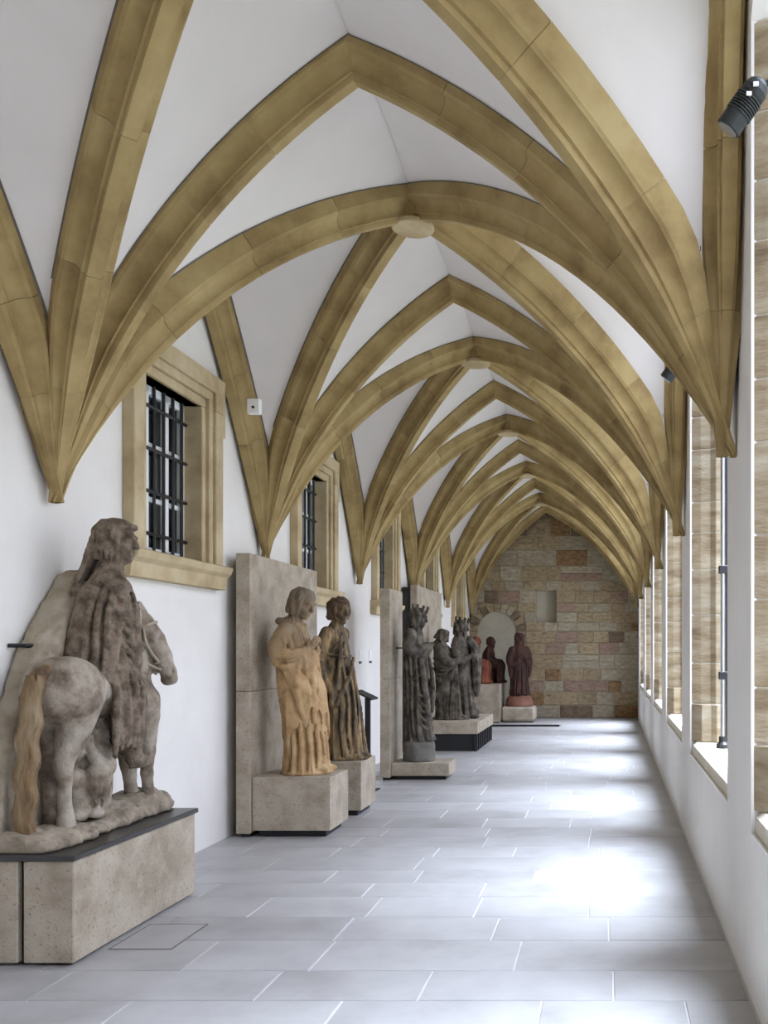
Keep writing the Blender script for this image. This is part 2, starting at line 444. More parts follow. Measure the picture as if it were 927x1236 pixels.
# ---- left windows
def left_window():
    root = empty('window_1')
    c = 0.0
    def bar_box(nm, x0, x1, ya, yb, za, zb, m, bev=.003, par=root):
        return box(nm, x0 - XL, x1 - XL, ya, yb, za - 2.1, zb - 2.1, m, par, bev)
    steps = [(.74, .60, .085), (.60, .53, .06), (.53, .46, .03)]     # outer half width, inner half width, projection
    for sg in (-1, 1):
        bm = bmesh.new()
        for (a, b_, p) in steps:
            ya, yb = sorted((sg * a, sg * b_))
            top = 3.82 - (.74 - a)
            add_box(bm, -.25 if a == .53 else .001, p, ya, yb, 2.29 - 2.1, (3.549 if a == .53 else top - .28) - 2.1, .006)
        bm_obj('jamb', bm, M['frame'], root)
    bm = bmesh.new()
    for (a, b_, p) in steps:
        za = 3.55 + (b_ - .46); zb = 3.55 + (a - .46)
        add_box(bm, -.25 if a == .53 else .001, p, -a, a, za - 2.1, zb - 2.1, .006)
        for sg in (-1, 1) if a != .53 else ():
            ya, yb = sorted((sg * a, sg * b_))
            add_box(bm, .001, p, ya, yb, 3.54 - (.74 - a) - 2.1, za - 2.1 + .002, .004)
    for sg in (-1, 1):
        ya, yb = sorted((sg * .74, sg * .80))
        add_box(bm, .001, .08, ya, yb, 3.36 - 2.1, 3.83 - 2.1, .005)
    bm_obj('lintel', bm, M['frame'], root)
    bm = bmesh.new()
    add_prism(bm, [(-.30, -.80, 0), (.085, -.80, 0), (.095, -.80, .10), (.13, -.80, .13), (.145, -.80, .18), (.12, -.80, .192), (-.30, -.80, .192)], (0, 1.6, 0), .003)
    bm_obj('sill', bm, M['frame'], root)
    # iron bars
    for k in range(6):
        yy = -.46 + .92 * (k + .5) / 6
        tube('vertical_bar', [(-.10, yy, .17), (-.10, yy, 1.47)], .012, M['black'], root, 6)
    for k in range(4):
        zz = .17 + 1.28 * (k + .6) / 4.1
        tube('cross_bar', [(-.10, -.475, zz), (-.10, .475, zz)], .014, M['black'], root, 6)
    # painted sash and panes behind the bars
    xs = -.165
    sash = bmesh.new()
    add_box(sash, xs, xs + .05, -.47, -.40, .17, 1.47, .004)
    add_box(sash, xs, xs + .05, .40, .47, .17, 1.47, .004)
    add_box(sash, xs, xs + .05, -.47, .47, .17, .26, .004)
    add_box(sash, xs, xs + .05, -.47, .47, 1.39, 1.47, .004)
    for yy in (-.16, .16): add_box(sash, xs, xs + .05, yy - .035, yy + .035, .17, 1.47, .004)
    so = bm_obj('sash', sash, M['sash'], root)
    for zz in (.62, 1.02): box('glazing_bar', xs, xs + .04, -.41, .41, zz - .018, zz + .018, M['sash'], root, .003)
    for ya, yb in ((-.41, -.185), (-.135, .135), (.185, .41)):
        for za, zb in ((.25, .61), (.63, 1.01), (1.03, 1.40)):
            box('pane', xs + .012, xs + .018, ya, yb, za, zb, M['glass'], root, 0)
    box('back_panel', -.46, -.40, -.47, .47, .17, 1.47, M['black'], root, 0)
    return root
lw0 = left_window()
names = ['nearest barred window, just behind the horse rider', 'second barred window, above the pair of ochre statues', 'third barred window, above the crowned standing statue',
         'fourth barred window, above the statue group on the black platform', 'farthest barred window, close to the end wall']
for i, n in enumerate(LW):
    o = lw0 if i == 0 else copy_tree(lw0)
    o.name = 'window_%d' % (i + 1)
    o.location = (XL, WL_C(n), 2.1)
    tag(o, names[i], 'window', kind='structure')

# ------------------------------------------------------------------ VAULT
def circle3(p, q, r):
    (ax, ay), (bx, by), (cx, cy) = p, q, r
    d = 2 * (ax * (by - cy) + bx * (cy - ay) + cx * (ay - by))
    ux = ((ax * ax + ay * ay) * (by - cy) + (bx * bx + by * by) * (cy - ay) + (cx * cx + cy * cy) * (ay - by)) / d
    uy = ((ax * ax + ay * ay) * (cx - bx) + (bx * bx + by * by) * (ax - cx) + (cx * cx + cy * cy) * (bx - ax)) / d
    return ux, uy

class Curve:
    """half arch from a springing tip to a crown point, in a vertical plane"""
    def __init__(s, tip, top, mid=None, poly=None):
        s.tip = tip; s.top = top
        h = Vector((top.x - tip.x, top.y - tip.y, 0)); s.S = h.length; s.dir = h.normalized()
        s.B = Vector((-s.dir.y, s.dir.x, 0))
        if poly is None:
            s.c = circle3((0, tip.z), (mid[0] * s.S, mid[1]), (s.S, top.z))
            s.r = math.hypot(s.c[0], tip.z - s.c[1])
            s.a0 = math.atan2(tip.z - s.c[1], -s.c[0]); s.a1 = math.atan2(top.z - s.c[1], s.S - s.c[0])
            if s.a0 < 0: s.a0 += 2 * PI
        s.poly = poly
    def at(s, t):
        if s.poly is None:
            a = s.a0 + (s.a1 - s.a0) * t
            p = (s.c[0] + s.r * math.cos(a), s.c[1] + s.r * math.sin(a)); n = (math.cos(a), math.sin(a))
        else:
            def cr(t):
                P = s.poly; m = len(P) - 1; f = min(max(t, 0), 1) * m; i = min(int(f), m - 1); u = f - i
                p0 = P[max(i - 1, 0)]; p1 = P[i]; p2 = P[i + 1]; p3 = P[min(i + 2, m)]
                return tuple(.5 * (2 * p1[k] + (p2[k] - p0[k]) * u + (2 * p0[k] - 5 * p1[k] + 4 * p2[k] - p3[k]) * u * u + (-p0[k] + 3 * p1[k] - 3 * p2[k] + p3[k]) * u ** 3) for k in (0, 1))
            p = cr(t); q0 = cr(max(0, t - .02)); q1 = cr(min(1, t + .02))
            tx, tz = q1[0] - q0[0], q1[1] - q0[1]; l = math.hypot(tx, tz); n = (-tz / l, tx / l)
        return p, n
    def point(s, t, d=0.0, b=0.0):
        (a, z), (nx, nz) = s.at(t)
        if t >= .9999:                         # mitre at the crown
            nx, nz = 0.0, 1.0 / max(.35, nz)
        w = s.tip + s.dir * (a + nx * d) + s.B * b
        return Vector((w.x, w.y, z + nz * d))

PROF = [(.036, 0), (.040, .010), (.040, .034), (.057, .038), (.051, .052), (.052, .078), (.061, .103), (.079, .122), (.100, .131), (.116, .132), (.122, .142), (.130, .150), (.130, .30)]
def ring_pts(cv, t, grow=0.0):
    pts = []
    for sg in (1, -1):
        L_ = PROF if sg == 1 else PROF[::-1]
        for (b, d) in L_:
            pts.append(cv.point(t, d * taper(t) ** 1.9, sg * b * taper(t)))
    return pts
FLANGE = [(b - .006, d + .005) for b, d in PROF[:-1]] + [(.124, .296)]
def taper(t):
    u = min(1, t / .34)
    return .24 + .76 * u * u * (3 - 2 * u)
def ring_core(cv, t):
    pts = []
    for sg in (1, -1):
        for (b, d) in (FLANGE if sg == 1 else FLANGE[::-1]): pts.append(cv.point(t, d * taper(t) ** 1.9, sg * b * taper(t)))
    return pts
def sweep(name, rings, mat, parent):
    V = [p for r in rings for p in r]; k = len(rings[0]); F = []
    for i in range(len(rings) - 1):
        for j in range(k):
            F.append((i * k + j, i * k + (j + 1) % k, (i + 1) * k + (j + 1) % k, (i + 1) * k + j))
    F.append(tuple(range(k))[::-1]); F.append(tuple((len(rings) - 1) * k + j for j in range(k)))
    o = mesh_obj(name, V, F, mat, parent, smooth=False)
    for p in o.data.polygons:
        p.use_smooth = len(p.vertices) == 4
    o.data.set_sharp_from_angle(angle=math.radians(32))
    return o

ceiling = empty('ceiling', (0, 0, 0))
tag(ceiling, 'white rib vault on yellow sandstone ribs over the cloister walk', 'ceiling', kind='structure')
def rib(kind, cv, cuts, t0=0.0):
    ns = 22
    core = sweep(kind, [ring_core(cv, t0 + (1 - t0) * i / ns) for i in range(ns + 1)], M['ribjoint'], ceiling)
    ts = [t0]
    for k in range(1, cuts): ts.append(t0 + (1 - t0) * (k + random.uniform(-.12, .12)) / cuts)
    ts.append(1.0)
    per = max(3, int(24 / cuts))
    L_ = cv.S * 1.4
    for a, b in zip(ts[:-1], ts[1:]):
        b2 = b if b == 1.0 else b - .0032 / L_
        sweep('voussoir', [ring_pts(cv, a + (b2 - a) * i / per) for i in range(per + 1)], M['rib'], core)

polyR = [(0, 2.59), (.21, 3.2), (.33, 3.8), (.42, 4.45), (.58, 4.98), (.95, 5.45), (1.69, 5.75)]
curves = {}
def get_curves(n):
    c = {}
    c['tL'] = Curve(tipL(n), apex(n), (.39, 3.79)); c['tR'] = Curve(tipR(n), apex(n), (.555, 4.16))
    c['dLf'] = Curve(tipL(n), boss(n), (.39, 3.82)); c['dRf'] = Curve(tipR(n), boss(n), (.39, 3.86))
    c['dLn'] = Curve(tipL(n), boss(n - 1), (.39, 3.82)); c['dRn'] = Curve(tipR(n), boss(n - 1), (.39, 3.88))
    tl = tipL(n).copy(); tl.x = XL + .075
    c['fLf'] = Curve(tl, formL(n), (.44, 3.63)); c['fLn'] = Curve(tl, formL(n - 1), (.44, 3.63))
    tr = tipR(n)
    fR = formR(n); fRn = formR(n - 1)
    trx = tr.copy(); trx.x = XR(tr.y) - .075
    c['fRf'] = Curve(trx, fR, poly=polyR); c['fRn'] = Curve(trx, fRn, poly=polyR)
    return c
for n in range(NLO, NHI + 1): curves[n] = get_curves(n)
KN = {'tL': 'transverse_rib', 'tR': 'transverse_rib', 'dLf': 'diagonal_rib', 'dRf': 'diagonal_rib', 'dLn': 'diagonal_rib', 'dRn': 'diagonal_rib',
      'fLf': 'wall_rib', 'fLn': 'wall_rib', 'fRf': 'wall_rib', 'fRn': 'wall_rib'}
for n in range(NLO, NHI + 1):
    for k, cv in curves[n].items():
        far = k[-1] == 'f'; near = k[-1] == 'n'
        if (n == NHI and far) or (n == NLO and near): continue
        cuts = 5 if 0 <= n <= 2 else (3 if n == 3 else 1)
        rib(KN[k], cv, cuts)
for n in range(NLO, NHI):
    b = boss(n)
    core = lathe('boss', [(.11, .30), (.11, .0), (.10, -.012)], b, M['rib'], ceiling, seg=20)
    lathe('boss_disc', [(.10, .0), (.115, -.012), (.150, -.020), (.157, -.032), (.157, -.056), (.150, -.062)], b, M['frame'], core, seg=32)

WD = .165
def half_cell(ca, cb, nt=40, ns=8):
    P = []
    for i in range(nt + 1):
        t = i / nt
        A = ca.point(t, WD * taper(t) ** 1.9); B_ = cb.point(t, WD * taper(t) ** 1.9)
        for j in range(ns + 1):
            s = j / ns
            p = A.lerp(B_, s)
            p.z += .05 * math.sin(PI * s) * math.sin(PI * t * .5)      # slight doming of the web
            P.append(p)
    F = []
    for i in range(nt):
        for j in range(ns):
            a = i * (ns + 1) + j
            F.append((a, a + 1, a + ns + 2, a + ns + 1))
    return P, F
def cell(name, pairs):
    V = []; F = []
    for ca, cb in pairs:
        p, f = half_cell(ca, cb); o = len(V)
        V += p; F += [tuple(i + o for i in q) for q in f]
    o = mesh_obj(name, V, F, M['web'], ceiling, smooth=True)
    bm = bmesh.new(); bm.from_mesh(o.data)
    bmesh.ops.remove_doubles(bm, verts=bm.verts, dist=.0005)
    bmesh.ops.recalc_face_normals(bm, faces=bm.faces)
    bm.to_mesh(o.data); bm.free()
    V = []; F = []
    for ca, cb in pairs:                      # grey line painted where web and rib meet
        for c1, c2 in ((ca, cb), (cb, ca)):
            prev = None
            for i in range(2, 41):
                t = i / 40; A = c1.point(t, WD * taper(t) ** 1.9); B_ = c2.point(t, WD * taper(t) ** 1.9)
                lat = abs((B_ - A).dot(c1.B))
                k_ = taper(t)
                s0, s1 = .126 * k_ / max(lat, 1e-4), (.126 * k_ + .014) / max(lat, 1e-4)
                if s1 > .5: prev = None; continue
                cur = []
                for s_ in (s0, s1):
                    p = A.lerp(B_, s_); p.z += .05 * math.sin(PI * s_) * math.sin(PI * t * .5)
                    cen = Vector((-1.3, p.y, 2.2))
                    p += (cen - p).normalized() * .004
                    V.append(p); cur.append(len(V) - 1)
                if prev: F.append((prev[0], prev[1], cur[1], cur[0]))
                prev = cur
    if F: mesh_obj('joint_line', V, F, M['mortar'], o)
for n in range(NLO, NHI):
    a, b = curves[n], curves[n + 1]
    cell('vault_cell', [(a['tL'], a['dLf']), (a['tR'], a['dRf'])])
    cell('vault_cell', [(b['tL'], b['dLn']), (b['tR'], b['dRn'])])
    cell('vault_cell', [(a['dLf'], a['fLf']), (b['dLn'], b['fLn'])])
    cell('vault_cell', [(a['dRf'], a['fRf']), (b['dRn'], b['fRn'])])
light_seal = box('light_seal_slab', XL - .6, 1.5, Y_FRONT - .4, Y_BACK + .6, H_WALL, H_WALL + .2, M['plaster'], ceiling, bev=0)  # unseen slab added over the vault so no sky light leaks through gaps

# ------------------------------------------------------------------ BACK WALL
wb = box('wall_back', XL - .5, 1.4, Y_BACK + .28, Y_BACK + .55, -.25, H_WALL, M['backmortar'], bev=0)
tag(wb, 'bare wall of mixed sandstone blocks closing the walk', 'wall', kind='structure')
NX0, NX1, NZ0, NZ1 = -1.69, -1.21, 2.26, 3.02           # small square recess
AX, AR, AO, AZ = -2.60, .47, .66, 2.05                  # blocked arch: centre, inner radius, outer radius, springing
def blocked(zm, zb, zt):
    iv = []
    if zt > NZ0 + .005 and zb < NZ1 - .005: iv.append((NX0, NX1))
    if zb < AZ: iv.append((AX - AO, AX + AO))
    elif zb < AZ + AO: iv.append((AX - math.sqrt(max(0, AO * AO - (zb - AZ) ** 2)) - .0, AX + math.sqrt(max(0, AO * AO - (zb - AZ) ** 2))))
    return iv
bands = [0, .30, .62, .88, 1.16, 1.50, 1.78, 2.05, 2.26, 2.50, 2.72, 3.02, 3.24, 3.60, 3.98, 4.30, 4.72, 5.2, 5.6]
# mortar face, pieced around the recesses
for zb, zt in zip(bands[:-1], bands[1:]):
    x = XL - .1
    for a, b in sorted(blocked((zb + zt) / 2, zb, zt)) + [(1.3, 1.3)]:
        if a > x: box('mortar_bed', x, min(a, 1.3), Y_BACK + .012, Y_BACK + .30, zb, zt, M['backmortar'], wb, 0)
        x = max(x, b)
    segs = []; x = XL
    for a, b in sorted(blocked((zb + zt) / 2, zb, zt)) + [(XR(Y_BACK) + .1, 9)]:
        if a - x > .04: segs.append((x, a))
        x = max(x, b)
    for (xa, xb) in segs:
        x = xa
        while x < xb - .02:
            w = random.uniform(.32, .55) if (zt - zb) < .3 else random.uniform(.35, 1.0)
            if xb - (x + w) < .22: w = xb - x
            zz = [(zb, zt)]
            if zt - zb > .31 and random.random() < .25:
                zm = zb + (zt - zb) * random.uniform(.4, .6); zz = [(zb, zm), (zm, zt)]
            for z_a, z_b in zz:
                m = random.choices(BST, weights=[5, 6, 1.1, 1.1, .7])[0]
                if zb > 4.2: m = random.choices([BST[2], BST[4], BST[0]], weights=[2, 2, 1])[0]
                dep = random.uniform(0, .016)
                box('stone', x + .008, x + w - .008, Y_BACK - dep, Y_BACK + .1, z_a + .007, z_b - .007, m, wb, bev=.008, jitter=.005)
            x += w
# recess
box('recess_back', NX0 - .02, NX1 + .02, Y_BACK + .24, Y_BACK + .30, NZ0 - .02, NZ1 + .02, M['bplaster'], wb, 0)
# blocked arch: ring stones and plaster
prof = [(AX - AR - .02, Y_BACK + .05, 0), (AX + AR + .02, Y_BACK + .05, 0)]
for k in range(25):
    a = PI * k / 24
    prof.append((AX + (AR + .02) * math.cos(a), Y_BACK + .05, AZ + (AR + .02) * math.sin(a)))
prism('arch_infill', prof, (0, .24, 0), M['bplaster'], wb)
back = [(AX - AO - .02, Y_BACK + .02, 0), (AX + AO + .02, Y_BACK + .02, 0)]
prism('mortar_bed', [(AX - AO, Y_BACK + .10, 0), (AX + AO, Y_BACK + .10, 0), (AX + AO, Y_BACK + .10, AZ + AO), (AX - AO, Y_BACK + .10, AZ + AO)], (0, .19, 0), M['backmortar'], wb)
nv = 11
for k in range(nv):
    a0 = PI * k / nv + .012; a1 = PI * (k + 1) / nv - .012
    pts = []
    for q in range(5):
        a = a0 + (a1 - a0) * q / 4; pts.append((AX + AO * math.cos(a), Y_BACK - .006, AZ + AO * math.sin(a)))
    for q in range(5):
        a = a1 + (a0 - a1) * q / 4; pts.append((AX + AR * math.cos(a), Y_BACK - .006, AZ + AR * math.sin(a)))
    prism('arch_stone', pts, (0, .2, 0), random.choice(BST[:2] + BST[4:]), wb, bev=.004)
for sg in (-1, 1):
    z = 0
    while z < AZ - .02:
        h = random.uniform(.25, .45)
        if AZ - z - h < .2: h = AZ - z
        xa, xb = sorted((AX + sg * AR, AX + sg * AO))
        box('arch_stone', xa, xb, Y_BACK - .006, Y_BACK + .2, z + .005, z + h - .005, random.choice(BST[:2] + BST[4:]), wb, bev=.006)
        z += h
# fill between the arch ring and the squared courses
for sg in (-1, 1):
    pts = []
    xe = AX + sg * (AO + .01)
    for q in range(7):
        a = (PI / 2) * q / 6
        pts.append((AX + sg * AO * math.cos(a), Y_BACK + .012, AZ + AO * math.sin(a)))
    pts.append((xe, Y_BACK + .012, AZ + AO))
    prism('mortar_bed', pts, (0, .1, 0), BST[0], wb)

# ------------------------------------------------------------------ implicit-surface sculpting
def surf(prof, th, z, out=0.0):
    P = np.array(prof, float)
    cx, cy, rx, ry = [float(np.interp(z, P[:, 0], P[:, i])) for i in range(1, 5)]
    return np.array((cx + (rx + out) * math.cos(th), cy + (ry + out) * math.sin(th), z))
def drape(F, prof, paths, r=.018, out=.012, groove=True, k=.008):
    """raised cloth folds along (angle, height) paths, each with a cut line beside it"""
    for path in paths:
        n = len(path)
        F.spline([surf(prof, a, z, out) for a, z in path], [r * (.45 + .55 * math.sin(PI * (i + .6) / (n + .2))) for i in range(n)], k, 5)
        if groove:
            F.spline([surf(prof, a - .14, z - .035, out * .6) for a, z in path], [r * .62 * (.3 + .7 * math.sin(PI * (i + .6) / (n + .2))) for i in range(n)], k * .7, 5, op='s')
class Sdf:
    def __init__(s, lo, hi, h):
        s.lo = np.array(lo, float); s.h = h
        s.n = np.ceil((np.array(hi, float) - s.lo) / h).astype(int) + 1
        s.ax = [(s.lo[i] + h * np.arange(s.n[i])).astype(np.float32) for i in range(3)]
        s.d = np.full(tuple(s.n), 1.0, np.float32)
    def _win(s, lo, hi):
        a = np.clip(np.floor((np.array(lo) - s.lo) / s.h).astype(int), 0, s.n - 1)
        b = np.clip(np.ceil((np.array(hi) - s.lo) / s.h).astype(int) + 1, 1, s.n)
        sl = tuple(slice(a[i], max(b[i], a[i] + 1)) for i in range(3))
        X = s.ax[0][sl[0]][:, None, None]; Y = s.ax[1][sl[1]][None, :, None]; Z = s.ax[2][sl[2]][None, None, :]
        return sl, X, Y, Z
    def _mix(s, sl, d, k, op):
        D = s.d[sl]
        if op == 'u':
            h = np.maximum(k - np.abs(D - d), 0) / k; s.d[sl] = np.minimum(D, d) - h * h * k * .25
        else:
            d = -d
            h = np.maximum(k - np.abs(D - d), 0) / k; s.d[sl] = np.maximum(D, d) + h * h * k * .25
    def cap(s, a, b, ra, rb=None, k=.02, op='u'):
        rb = ra if rb is None else rb
        a = np.array(a, float); b = np.array(b, float); m = max(ra, rb) + k + 3 * s.h
        sl, X, Y, Z = s._win(np.minimum(a, b) - m, np.maximum(a, b) + m)
        ab = b - a; L2 = float(ab @ ab) + 1e-9
        t = np.clip(((X - a[0]) * ab[0] + (Y - a[1]) * ab[1] + (Z - a[2]) * ab[2]) / L2, 0, 1)
        d = np.sqrt((X - a[0] - ab[0] * t) ** 2 + (Y - a[1] - ab[1] * t) ** 2 + (Z - a[2] - ab[2] * t) ** 2) - (ra + (rb - ra) * t)
        s._mix(sl, d, k, op)
    def chain(s, pts, rs, k=.02, op='u'):
        if not isinstance(rs, (list, tuple)): rs = [rs] * len(pts)
        for i in range(len(pts) - 1): s.cap(pts[i], pts[i + 1], rs[i], rs[i + 1], k, op)
    def spline(s, pts, rs, k=.015, n=4, op='u'):
        P = np.array(pts, float); m = len(P) - 1
        if not isinstance(rs, (list, tuple)): rs = [rs] * len(pts)
        out = []; ro = []
        for i in range(m):
            p0 = P[max(i - 1, 0)]; p1 = P[i]; p2 = P[i + 1]; p3 = P[min(i + 2, m)]
            for q in range(n):
                u = q / n
                out.append(.5 * (2 * p1 + (p2 - p0) * u + (2 * p0 - 5 * p1 + 4 * p2 - p3) * u * u + (-p0 + 3 * p1 - 3 * p2 + p3) * u ** 3))
                ro.append(rs[i] + (rs[i + 1] - rs[i]) * u)
        out.append(P[-1]); ro.append(rs[-1])
        s.chain(out, ro, k, op)
    def ell(s, c, r, k=.02, op='u', R=None):
        c = np.array(c, float); r = np.array(r, float); m = max(r) + k + 3 * s.h
        sl, X, Y, Z = s._win(c - m, c + m)
        x, y, z = X - c[0], Y - c[1], Z - c[2]
        if R is not None:
            R = np.array(R, float)          # rows: local axes
            x, y, z = (R[0, 0] * x + R[0, 1] * y + R[0, 2] * z, R[1, 0] * x + R[1, 1] * y + R[1, 2] * z, R[2, 0] * x + R[2, 1] * y + R[2, 2] * z)
        k0 = np.sqrt((x / r[0]) ** 2 + (y / r[1]) ** 2 + (z / r[2]) ** 2)
        k1 = np.sqrt((x / r[0] ** 2) ** 2 + (y / r[1] ** 2) ** 2 + (z / r[2] ** 2) ** 2) + 1e-6
        s._mix(sl, k0 * (k0 - 1) / k1, k, op)
    def loft(s, prof, folds=None, k=.02, hem=None, top=None):
        """prof rows: z, cx, cy, rx, ry; folds(theta, z) -> outward offset; hem(theta) lowest z"""
        P = np.array(prof, float)
        z0, z1 = P[0, 0], P[-1, 0]
        m = .06 + k
        sl, X, Y, Z = s._win([(P[:, 1] - P[:, 3]).min() - m, (P[:, 2] - P[:, 4]).min() - m, z0 - m], [(P[:, 1] + P[:, 3]).max() + m, (P[:, 2] + P[:, 4]).max() + m, z1 + m])
        zz = np.clip(Z, z0, z1)
        ip = [np.interp(zz, P[:, 0], P[:, i]) for i in range(1, 5)]
        x = X - ip[0]; y = Y - ip[1]
        rho = np.sqrt((x / ip[2]) ** 2 + (y / ip[3]) ** 2) + 1e-6
        d = (rho - 1) * np.minimum(ip[2], ip[3])
        th = np.arctan2(y / ip[3], x / ip[2])
        if folds is not None: d = d - folds(th, Z + 0 * x)
        d = np.maximum(d, np.maximum(z0 - Z, Z - z1))
        if hem is not None: d = np.maximum(d, hem(th, Z + 0 * x) * .6)
        s._mix(sl, d * .85, k, 'u')
    def poly(s, pts, x0, x1, rnd=.01, k=.01):
        P = np.array(pts, float)
        sl, X, Y, Z = s._win((x0 - .05, P[:, 0].min() - .05, P[:, 1].min() - .05), (x1 + .05, P[:, 0].max() + .05, P[:, 1].max() + .05))
        y = Y[0, :, :]; z = Z[0, :, :]; y, z = np.broadcast_arrays(y, z)
        dd = np.full(y.shape, 1e9); sgn = np.ones(y.shape)
        m = len(P)
        for i in range(m):
            a = P[i]; b = P[i - 1]
            e = b - a; wy = y - a[0]; wz = z - a[1]
            t = np.clip((wy * e[0] + wz * e[1]) / (e @ e), 0, 1)
            dd = np.minimum(dd, (wy - e[0] * t) ** 2 + (wz - e[1] * t) ** 2)
            c1 = z >= a[1]; c2 = z < b[1]; c3 = e[0] * wz > e[1] * wy
            sgn = np.where((c1 & c2 & c3) | (~c1 & ~c2 & ~c3), -sgn, sgn)
        d2 = (sgn * np.sqrt(dd))[None]
        dx = np.abs(X - (x0 + x1) / 2) - (x1 - x0) / 2
        q0 = np.maximum(d2 + rnd, 0); q1 = np.maximum(dx + rnd, 0)
        d = np.sqrt(q0 ** 2 + q1 ** 2) + np.minimum(np.maximum(d2 + rnd, dx + rnd), 0) - rnd
        s._mix(sl, d.astype(np.float32), k, 'u')
    def floor_cut(s, z): s.d = np.maximum(s.d, z - s.ax[2][None, None, :])
    def rough(s, amp, f):
        X = s.ax[0][:, None, None]; Y = s.ax[1][None, :, None]; Z = s.ax[2][None, None, :]
        s.d += amp * (np.sin(f * X + 1.3 * np.sin(f * .7 * Y)) * np.sin(f * 1.1 * Y + np.sin(f * .6 * Z)) * np.sin(f * .9 * Z + 1.7 * np.sin(f * .5 * X))).astype(np.float32)
    def mesh(s, name, mat, parent):
        d = s.d
        d[0] = d[-1] = .5; d[:, 0] = d[:, -1] = .5; d[:, :, 0] = d[:, :, -1] = .5
        sg = d < 0
        c = sg[:-1, :-1, :-1].astype(np.int8)
        tot = np.zeros_like(c)
        for i in (0, 1):
            for j in (0, 1):
                for k in (0, 1):
                    tot += sg[i:sg.shape[0] - 1 + i, j:sg.shape[1] - 1 + j, k:sg.shape[2] - 1 + k]
        act = np.argwhere((tot > 0) & (tot < 8))
        idx = np.full(c.shape, -1, np.int32)
        idx[act[:, 0], act[:, 1], act[:, 2]] = np.arange(len(act))
        acc = np.zeros((len(act), 3)); cnt = np.zeros(len(act))
        I, J, K = act.T
        E = []
        for ax in range(3):
            o = [q for q in range(3) if q != ax]
            for u in (0, 1):
                for v in (0, 1):
                    p = [0, 0, 0]; p[o[0]] = u; p[o[1]] = v
                    q = list(p); q[ax] = 1
                    E.append((p, q))
        for p, q in E:
            a = d[I + p[0], J + p[1], K + p[2]]; b = d[I + q[0], J + q[1], K + q[2]]
            cr = (a < 0) != (b < 0)
            t = np.where(cr, a / np.where(cr, a - b, 1), 0)
            for m_ in range(3): acc[:, m_] += np.where(cr, p[m_] + (q[m_] - p[m_]) * t, 0)
            cnt += cr
        V = (act + acc / cnt[:, None]) * s.h + s.lo
        Q = []
        for ax in range(3):
            o = [(1, 2), (2, 0), (0, 1)][ax]
            n0 = d.shape
            sl0 = [slice(1, -1)] * 3; sl1 = [slice(1, -1)] * 3
            sl0[ax] = slice(0, n0[ax] - 1); sl1[ax] = slice(1, n0[ax])
            s0 = sg[tuple(sl0)]; s1 = sg[tuple(sl1)]
            e = np.argwhere(s0 != s1)
            base = e + 1; base[:, ax] -= 1
            def cellid(du, dv):
                b = base.copy(); b[:, o[0]] += du; b[:, o[1]] += dv
                return idx[b[:, 0], b[:, 1], b[:, 2]]
            q = np.stack([cellid(-1, -1), cellid(0, -1), cellid(0, 0), cellid(-1, 0)], 1)
            flip = ~s0[tuple(e.T)]
            q[flip] = q[flip][:, ::-1]
            Q.append(q)
        Q = np.concatenate(Q); Q = Q[(Q >= 0).all(1)]
        me = bpy.data.meshes.new(name)
        me.vertices.add(len(V)); me.vertices.foreach_set('co', V.astype(np.float32).ravel())
        me.loops.add(Q.size); me.loops.foreach_set('vertex_index', Q.ravel().astype(np.int32))
        me.polygons.add(len(Q)); me.polygons.foreach_set('loop_start', (np.arange(len(Q)) * 4).astype(np.int32))
        me.update(calc_edges=True); me.validate()
        me.shade_smooth()
        me.materials.append(mat)
        return link(bpy.data.objects.new(name, me), parent)

